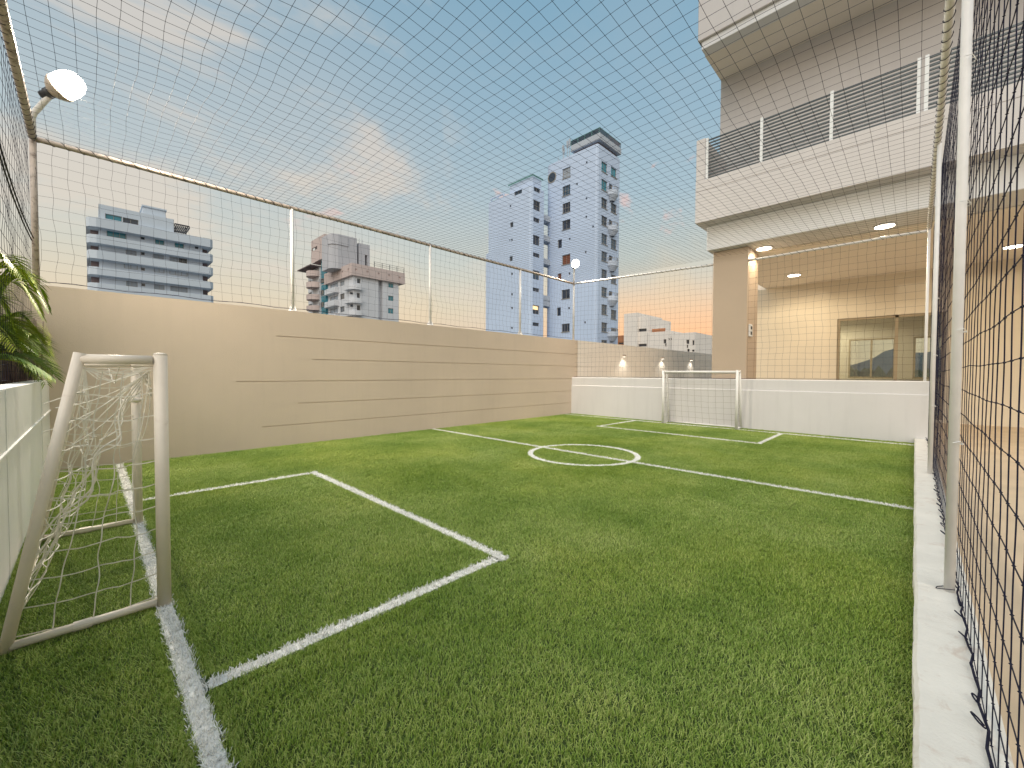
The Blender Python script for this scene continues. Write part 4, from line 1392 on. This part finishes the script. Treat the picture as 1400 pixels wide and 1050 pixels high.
# ------------------------------------------------------------------ goals
def goal(u_line, back, label, paint, group='small football goals', z_top=1.285, mess=1.0, depth=1.0):
    """u_line: goal line; back: +1/-1 direction of the depth"""
    v0, v1 = 2.73, 4.36
    t = thing('football_goal', label, 'goal', (u_line, (v0+v1)/2, 0), group)
    rp = 0.0285
    zt_ = z_top-rp
    db, dt = 0.52*back*depth, 0.28*back*depth
    for v in (v0, v1):
        m = MB(); m.tube([(u_line, v, 0.0), (u_line, v, z_top)], rp, 18); m.lathe((u_line, v, z_top), [(rp, 0), (rp*0.9, 0.008), (rp*0.5, 0.012)], n=18); m.build('post', paint, t, True)
        m = MB(); m.tube([(u_line+0.03*back, v, zt_+0.003), (u_line+dt, v, zt_+0.003)], 0.0225, 14); m.build('top_bar', paint, t, True)
        m = MB(); m.tube([(u_line+dt, v, zt_+0.03), (u_line+dt+(db-dt)*0.5, v, (zt_+0.04)/2+0.01), (u_line+db, v, 0.012)], 0.0215, 14); m.build('back_stay', paint, t, True)
        m = MB(); m.tube([(u_line+0.03*back, v, 0.034), (u_line+db*0.45, v, 0.032), (u_line+db, v, 0.030)], 0.018, 14)
        o = m.build('base_bar', paint, t, True)
        q = MB(); q.tube([(u_line+db*0.5, v, 0.032), (u_line+db*0.5+0.06*back, v, 0.032)], 0.0215, 14); sub(q, 'sleeve', paint, o)
    m = MB(); m.tube([(u_line, v0+0.03, zt_), (u_line, v1-0.03, zt_)], 0.027, 16); m.build('crossbar', paint, t, True)
    m = MB(); m.tube([(u_line+db, v0+0.02, 0.03), (u_line+db, v1-0.02, 0.03)], 0.020, 12); m.build('rear_bar', paint, t, True)
    # net: two sides, back and top
    mb = MB()

    def side(v, s):
        def f(a, b):
            z = 0.06 + (zt_-0.10)*b
            d_back = db + (dt-db)*b
            u = u_line + a*d_back*0.985
            e = np.sin(math.pi*a)*np.sin(math.pi*b)
            return np.stack([u + 0.03*mess*wob(a*3, b*5, s)*np.minimum(1, 4*b*(1-b))*np.sin(math.pi*a), v + e*0.05*mess*wob(a*4, b*4, s+1) + (0.02 if v == v0 else -0.02), z - 0.02*mess*np.sin(math.pi*a)*(1+0.3*wob(a*5, b*3, s))], -1)
        return f

    def rear(a, b):
        v = v0+0.03 + (v1-v0-0.06)*a
        z = 0.05 + (zt_-0.07)*b
        d_back = db + (dt-db)*b
        e = np.sin(math.pi*a)**0.6*np.sin(math.pi*np.clip(b*0.9+0.08, 0, 1))
        u = u_line + d_back - back*mess*e*(0.12 + 0.05*wob(a*6, b*5, 2.2))
        return np.stack([u, v + 0.03*mess*e*wob(a*7, b*3, 3.1), z - 0.05*mess*e*(1+wob(a*5, b*4, 1.0))*0.6], -1)

    def topn(a, b):
        v = v0+0.03 + (v1-v0-0.06)*a
        u = u_line + 0.02*back + (dt-0.02*back)*b
        return np.stack([u, v, zt_ - 0.03 - 0.08*mess*np.sin(math.pi*a)*np.sin(math.pi*b)*(1+0.5*wob(a*6, b*4, 0.6))], -1)
    for args, r_ in (((side(v0, 0.4), 5, 11), 0.0030), ((side(v1, 2.0), 5, 11), 0.0030), ((rear, 11, 10), 0.0028), ((topn, 8, 3), 0.0026)):
        g = net(*args, r_, 4)
        mb.add(g.v, g.f)
    if mess > 0.8:
        # bunched slack cord under the near top bar and a sagging loose rope
        for k in range(12):
            v = v0 + 0.03 + random.random()*0.10
            p = np.array([u_line+0.04*back, v, zt_-0.05])
            q = np.array([u_line+dt*random.uniform(0.2, 1.5), v+random.uniform(0, 0.5), zt_-random.uniform(0.10, 0.55)])
            mid = (p+q)/2 + np.array([random.uniform(-.04, .04), random.uniform(-.03, .05), -random.uniform(0.0, 0.08)])
            pts = [(1-s)**2*p + 2*s*(1-s)*mid + s*s*q for s in np.linspace(0, 1, 9)]
            mb.tube(pts, 0.0026, 4)
        for k, (x, z0_, sw) in enumerate(((0.02, 1.20, 0.16), (0.30, 1.1, 0.12), (0.7, 1.15, 0.14))):
            pts = []
            for s in np.linspace(0, 1, 26):
                zz = z0_ - s*(z0_-0.30)
                dback = db + (dt-db)*(zz/zt_)
                uu = u_line + dback*(0.25 + 0.72*s) + 0.02*math.sin(s*23+k)
                pts.append((uu, v0+0.06+x*0.6+0.03*math.sin(s*9+k), zz + 0.03*math.sin(s*17)))
            mb.tube(pts, 0.0045, 5)
        for k in range(6):
            v = v0+0.05
            pts = [(u_line + back*(0.03+0.03*random.random()), v+random.random()*0.06, zt_-0.06-0.03*j+0.01*random.random()) for j in range(5)]
            mb.tube(pts, 0.003, 4)
    mb.build('net', 'goal_cord' if mess > 0.8 else 'goal_cord_shaded', t)
    return t


g1 = goal(0.25, -1, 'cream painted small football goal with slack torn net beside the planter', 'goal_paint')
m = MB(); m.tube([(0.25, 4.30, 0.98), (0.22, 4.24, 0.985), (0.16, 4.23, 0.98)], 0.016, 10); m.tube([(0.19, 4.23, 0.97), (0.17, 4.225, 0.90), (0.13, 4.23, 0.86)], 0.006, 6)
m.lathe((0.25, 4.36, 0.975), [(0.042, 0), (0.046, 0.004), (0.046, 0.016), (0.042, 0.02)], n=18)
o = m.build('hook_bracket', 'goal_paint', g1)
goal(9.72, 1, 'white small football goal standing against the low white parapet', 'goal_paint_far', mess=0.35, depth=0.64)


# ------------------------------------------------------------------ turf: blades and line markings
def blade_patch(name, size, count, h, material, seed, wscale=1.0, lean=0.9):
    r = np.random.default_rng(seed)
    V = []; Fc = []; tone = []
    for i in range(count):
        x, y = (r.random(2)-0.5)*size
        L = h*r.uniform(0.75, 1.25)
        a = r.uniform(0, 2*math.pi)
        ln = r.uniform(0.55, lean+0.65)
        wdt = 0.0012*r.uniform(0.8, 1.4)*wscale
        dx, dy = math.cos(a), math.sin(a)
        nx, ny = -dy, dx
        curl = r.uniform(-1.6, 1.6)
        k = len(V)
        px_, py_, pz_ = x, y, -0.002
        tt = r.random()
        for s in range(4):
            f = s/3
            ww = wdt*(1-0.75*f*f)
            V += [(px_-nx*ww, py_-ny*ww, pz_), (px_+nx*ww, py_+ny*ww, pz_)]
            tone += [tt*0.75+0.25*f]*2
            th = ln*(0.35+0.75*f)
            ca, sa = math.cos(curl*f), math.sin(curl*f)
            ex, ey = dx*ca-dy*sa, dx*sa+dy*ca
            px_ += ex*math.sin(th)*L/3; py_ += ey*math.sin(th)*L/3; pz_ += math.cos(th)*L/3
        for s in range(3):
            Fc.append((k+2*s, k+2*s+1, k+2*s+3, k+2*s+2))
    me = bpy.data.meshes.new(name)
    me.from_pydata(V, [], Fc)
    me.materials.append(MATS[material])
    at = me.attributes.new('tone', 'FLOAT', 'POINT')
    at.data.foreach_set('value', tone)
    me.update()
    return me


LW = 0.035
LINES = [('goal_line', 0.25, 0.25, -0.02, 7.33), ('penalty_area_line', 1.85, 1.85, 1.85, 5.15), ('halfway_line', 5.10, 5.10, -0.02, 7.33),
         ('penalty_area_line', 8.05, 8.05, 1.85, 5.15), ('goal_line', 9.75, 9.75, -0.02, 7.33),
         ('penalty_area_line', 0.30, 1.80, 1.90, 1.90), ('penalty_area_line', 0.30, 1.80, 5.10, 5.10),
         ('penalty_area_line', 8.10, 9.70, 1.90, 1.90), ('penalty_area_line', 8.10, 9.70, 5.10, 5.10)]
CC = (5.10, 3.50, 0.78)


def in_line(x, y, g=0.0):
    m = np.zeros(x.shape, bool)
    for nme, a, b, c, d in LINES:
        w_ = LW
        m |= (x > a-w_-g) & (x < b+w_+g) & (y > c-w_-g) & (y < d+w_+g) if a != b else (np.abs(x-a) < w_+g) & (y > c) & (y < d)
    rr = np.hypot(x-CC[0], y-CC[1])
    m |= np.abs(rr-CC[2]) < LW+g
    return m


PS = 0.05
gx = np.arange(U0+PS/2, FAR_U, PS); gy = np.arange(0.01+PS/2, WALL_V, PS)
# keep the patch grid aligned with the painted lines (multiples of the patch size)
gx = np.arange(-0.325, FAR_U, PS); gy = np.arange(-0.025, WALL_V, PS)
X, Y = np.meshgrid(gx, gy, indexing='ij')
X = X.ravel(); Y = Y.ravel()
keep = ~in_line(X, Y, 0.008)
X = X[keep]; Y = Y[keep]
# rows of pile close along both edges of every painted line
ex, ey = [], []
for nme, a, b, c, d in LINES:
    if a == b:
        q = np.arange(c+0.02, d-0.02, 0.036)
        for s in (-1, 1):
            ex += [a+s*(LW+0.021)]*len(q); ey += list(q)
    else:
        q = np.arange(a+0.04, b-0.02, 0.036)
        for s in (-1, 1):
            ex += list(q); ey += [c+s*(LW+0.021)]*len(q)
for s in (-1, 1):
    rr = CC[2]+s*(LW+0.021)
    q = np.arange(0, 2*math.pi, 0.036/rr)
    ex += list(CC[0]+rr*np.cos(q)); ey += list(CC[1]+rr*np.sin(q))
ex = np.array(ex); ey = np.array(ey)
ok = ~in_line(ex, ey, 0.012)
X = np.concatenate([X, ex[ok]]); Y = np.concatenate([Y, ey[ok]])
pts = np.stack([X, Y, np.zeros_like(X)], 1)
me = bpy.data.meshes.new('turf_grass')
me.vertices.add(len(pts))
me.vertices.foreach_set('co', pts.ravel())
a = me.attributes.new('rot', 'FLOAT', 'POINT'); a.data.foreach_set('value', rng.integers(0, 4, len(pts))*math.pi/2)
a = me.attributes.new('pick', 'INT', 'POINT'); a.data.foreach_set('value', rng.integers(0, 6, len(pts)).astype(np.int32))
hs = 1.0 + 0.16*np.sin(X*2.3+1)*np.sin(Y*1.7) + 0.10*rng.normal(size=len(pts))
a = me.attributes.new('size', 'FLOAT', 'POINT'); a.data.foreach_set('value', np.clip(hs, 0.7, 1.4).astype(np.float32))
me.materials.append(MATS['turf_blade'])
grass = put('turf_grass', me)
tag(grass, 'dense green artificial turf blades covering the court', None, None, 'stuff')
ng = bpy.data.node_groups.new('turf_scatter', 'GeometryNodeTree')
ng.interface.new_socket('Geometry', in_out='INPUT', socket_type='NodeSocketGeometry')
ng.interface.new_socket('Geometry', in_out='OUTPUT', socket_type='NodeSocketGeometry')
gi = ng.nodes.new('NodeGroupInput'); go = ng.nodes.new('NodeGroupOutput')
jn = ng.nodes.new('GeometryNodeJoinGeometry')


def named(nm, typ):
    q = ng.nodes.new('GeometryNodeInputNamedAttribute'); q.data_type = typ; q.inputs[0].default_value = nm
    return q.outputs[0]


rot, pick, size = named('rot', 'FLOAT'), named('pick', 'INT'), named('size', 'FLOAT')
cr = ng.nodes.new('ShaderNodeCombineXYZ'); ng.links.new(rot, cr.inputs[2])
cs = ng.nodes.new('ShaderNodeCombineXYZ'); cs.inputs[0].default_value = 1; cs.inputs[1].default_value = 1; ng.links.new(size, cs.inputs[2])
for i in range(6):
    pme = blade_patch('grass_patch', PS*1.06, 100, 0.0225, 'turf_blade', 100+i)
    po = put('grass_patch', pme)
    po.parent = grass
    po.location = (-0.325+PS*(i+1), 7.325, 0.001)       # each source patch is itself a piece of the turf
    po['kind'] = 'stuff'
    oi = ng.nodes.new('GeometryNodeObjectInfo'); oi.inputs[0].default_value = po; oi.transform_space = 'ORIGINAL'
    cmp_ = ng.nodes.new('FunctionNodeCompare'); cmp_.data_type = 'INT'; cmp_.operation = 'EQUAL'
    ng.links.new(pick, cmp_.inputs[2]); cmp_.inputs[3].default_value = i
    ip = ng.nodes.new('GeometryNodeInstanceOnPoints')
    ng.links.new(gi.outputs[0], ip.inputs['Points']); ng.links.new(oi.outputs['Geometry'], ip.inputs['Instance'])
    ng.links.new(cmp_.outputs[0], ip.inputs['Selection']); ng.links.new(cr.outputs[0], ip.inputs['Rotation']); ng.links.new(cs.outputs[0], ip.inputs['Scale'])
    ng.links.new(ip.outputs[0], jn.inputs[0])
ng.links.new(jn.outputs[0], go.inputs[0])
md = grass.modifiers.new('scatter', 'NODES'); md.node_group = ng

# white line markings: tufts of white pile over a white backing strip
wp = [blade_patch('line_patch_data', PS*0.82, 62, 0.024, 'line_blade', 300+i, 1.6) for i in range(3)]
wdat = []
for q in wp:
    co_ = np.zeros(len(q.vertices)*3); q.vertices.foreach_get('co', co_); co_ = co_.reshape(-1, 3)
    tn = np.zeros(len(q.vertices)); q.attributes['tone'].data.foreach_get('value', tn)
    fc = np.array([p.vertices[:] for p in q.polygons])
    wdat.append((co_, tn, fc))


def marking(name, centres, backing):
    V = []; T = []; Fq = []
    o = 0
    for i, (x, y) in enumerate(centres):
        co_, tn, fc = wdat[i % 3]
        q = rng.uniform(0, 6.283)
        x += rng.normal()*0.004; y += rng.normal()*0.004
        c, s = math.cos(q), math.sin(q)
        P = np.stack([co_[:, 0]*c-co_[:, 1]*s+x, co_[:, 0]*s+co_[:, 1]*c+y, co_[:, 2]*rng.uniform(0.9, 1.15)+0.002], 1)
        V.append(P); T.append(tn); Fq.append(fc+o); o += len(P)
    V = np.concatenate(V); T = np.concatenate(T); Fq = np.concatenate(Fq).tolist()
    nb = len(backing[0])
    Vl = V.tolist() + backing[0]
    Fl = Fq + [tuple(i+len(V) for i in f) for f in backing[1]]
    me = bpy.data.meshes.new(name)
    me.from_pydata(Vl, [], Fl)
    me.materials.append(MATS['line_blade']); me.materials.append(MATS['line_base'])
    me.polygons.foreach_set('material_index', [0]*len(Fq)+[1]*len(backing[1]))
    at = me.attributes.new('tone', 'FLOAT', 'POINT'); at.data.foreach_set('value', T.tolist()+[0.5]*nb)
    me.update()
    return tag(put(name, me), kind='structure')


for nme, a, b, c, d in LINES:
    if a == b:
        ys = np.arange(c+0.025, d, PS)
        cs_ = [(a+s, y) for y in ys for s in (-0.016, 0.016)]
        bk = ([(a-LW+.006, c, 0.009), (a+LW-.006, c, 0.009), (a+LW-.006, d, 0.009), (a-LW+.006, d, 0.009)], [(0, 1, 2, 3)])
    else:
        xs = np.arange(a+0.025, b, PS)
        cs_ = [(x, c+s) for x in xs for s in (-0.016, 0.016)]
        bk = ([(a, c-LW+.006, 0.009), (b, c-LW+.006, 0.009), (b, c+LW-.006, 0.009), (a, c+LW-.006, 0.009)], [(0, 1, 2, 3)])
    marking(nme, cs_, bk)
n = 100
cs_ = []; bv = []; bf = []
for i in range(n):
    t_ = i/n*2*math.pi
    for s in (-0.016, 0.016):
        cs_.append((CC[0]+(CC[2]+s)*math.cos(t_), CC[1]+(CC[2]+s)*math.sin(t_)))
    bv += [(CC[0]+(CC[2]-LW)*math.cos(t_), CC[1]+(CC[2]-LW)*math.sin(t_), 0.013), (CC[0]+(CC[2]+LW)*math.cos(t_), CC[1]+(CC[2]+LW)*math.sin(t_), 0.013)]
    j = (i+1) % n
    bf.append((2*i, 2*i+1, 2*j+1, 2*j))
marking('centre_circle', cs_, (bv, bf))


# ------------------------------------------------------------------ palms and reed screen behind the planter wall
def frond(root, az, length, rise, droop, seed):
    r = np.random.default_rng(seed)
    V = []; Fc = []; tone = []
    n = 22
    P = []
    for i in range(n+1):
        s = i/n
        hr_ = length*(s*0.85)
        z = rise*math.sin(s*math.pi*0.62)*1.0 - droop*s**2.2
        P.append(np.array([root[0]+hr_*math.cos(az), root[1]+hr_*math.sin(az), root[2]+z]))
    P = np.array(P)
    m = MB()
    m.tube(P, np.linspace(0.011, 0.002, n+1), 5)
    tone = [0.75]*len(m.v)
    side = np.array([-math.sin(az), math.cos(az), 0])
    tb = r.uniform(0, 0.5)
    for i in range(4, n*3+1):
        s = i/(n*3)
        k = min(int(s*n), n-1); f = s*n-k
        p = P[k]*(1-f)+P[min(k+1, n)]*f
        tdir = P[min(k+1, n)]-P[k]; tdir /= np.linalg.norm(tdir)
        for sg in (-1, 1):
            L = length*0.42*math.sin(math.pi*(0.12+0.84*s))**0.7*r.uniform(0.85, 1.12)
            d = side*sg*0.80 + tdir*0.62 + np.array([0, 0, 0.28]); d /= np.linalg.norm(d)
            wv = np.cross(d, (0, 0, 1.0)); wv /= np.linalg.norm(wv)+1e-9
            ww = 0.0046*r.uniform(0.8, 1.2)
            pts_ = [p, p+d*L*0.35+np.array([0, 0, 0.012]), p+d*L*0.72-np.array([0, 0, L*0.10]), p+d*L*0.98-np.array([0, 0, L*0.30])]
            k0 = len(m.v)
            vv = []
            for j, q in enumerate(pts_):
                wj = ww*(0.6, 1.0, 0.75, 0.08)[j]
                vv += [q-wv*wj, q+wv*wj+np.array([0, 0, wj*0.5])]
            m.add(vv, [(0, 1, 3, 2), (2, 3, 5, 4), (4, 5, 7, 6)])
            tone += [min(1, tb+r.uniform(0, 0.5)+0.1*j) for j in range(4) for _ in range(2)]
    me = bpy.data.meshes.new('frond')
    me.from_pydata(m.v, [], m.f)
    me.materials.append(MATS['palm_leaf'])
    at = me.attributes.new('tone', 'FLOAT', 'POINT'); at.data.foreach_set('value', tone)
    me.update()
    return me


for k, (pu, pv_, lab) in enumerate(((-0.86, 6.62, 'bushy yellow green palm in the planter touching the beige wall'), (-0.92, 5.75, 'bushy green palm in the planter behind the near goal'))):
    t = thing('palm_plant', lab, 'palm', (pu, pv_, PZ-0.08))
    m = MB()
    for j in range(6):
        a = j*1.05
        m.tube([(pu+0.05*math.cos(a), pv_+0.05*math.sin(a), PZ-0.10), (pu+0.08*math.cos(a), pv_+0.08*math.sin(a), PZ+0.25)], [0.020, 0.012], 8)
    m.build('stem', 'palm_leaf', t, True)
    for j in range(34):
        a = j*2.399 + k
        L = random.uniform(0.50, 0.88)
        ri = random.uniform(0.25, 1.15)
        me = frond((pu+0.06*math.cos(a), pv_+0.06*math.sin(a), PZ+random.uniform(-0.02, 0.28)), a, L*(1.15-0.35*ri), ri, random.uniform(0.15, 0.55), 40+j+k*50)
        put('frond', me, t)

rs = thing('reed_screen', 'weathered brown reed screen leaning on the beige wall behind the palm', 'screen', (-0.7, 7.25, PZ-0.08))
cane_me = plain('cane', MB().tube([(0, 0, 0), (0.002, 0.002, 0.3), (-0.001, 0.001, 0.68)], [0.010, 0.0095, 0.008], 6), 'cane', True)
for i in range(34):
    o = put('cane', cane_me, rs, (-0.40-0.0215*i, 7.27+random.uniform(-0.015, 0.012), PZ-0.09))
    o.rotation_euler = (random.uniform(-.03, .03), random.uniform(-.05, .05), random.uniform(0, 6))
    o.scale = (1, 1, random.uniform(1.0, 1.25))
m = MB()
for z in (0.18, 0.45):
    m.tube([(-0.38-0.08*i, 7.255+0.006*(-1)**i, PZ-0.08+z+0.004*math.sin(i)) for i in range(10)], 0.003, 5)
m.build('binding_wire', 'dark_metal', rs)

# black cables slung from the wall corner towards the planter end
m = MB()
pA, pB = np.array([NU0-0.02, PW-0.06, 2.72]), np.array([NU0-0.05, 4.6, 3.02])
for off in (0.0, 0.035):
    m.tube([pA+(pB-pA)*s+np.array([off*0.3, 0, off-0.10*math.sin(math.pi*s)]) for s in np.linspace(0, 1, 16)], 0.006, 6)
tag(m.build('cable', 'cable'), 'pair of black cables slung from the corner post over the palm', 'cable')
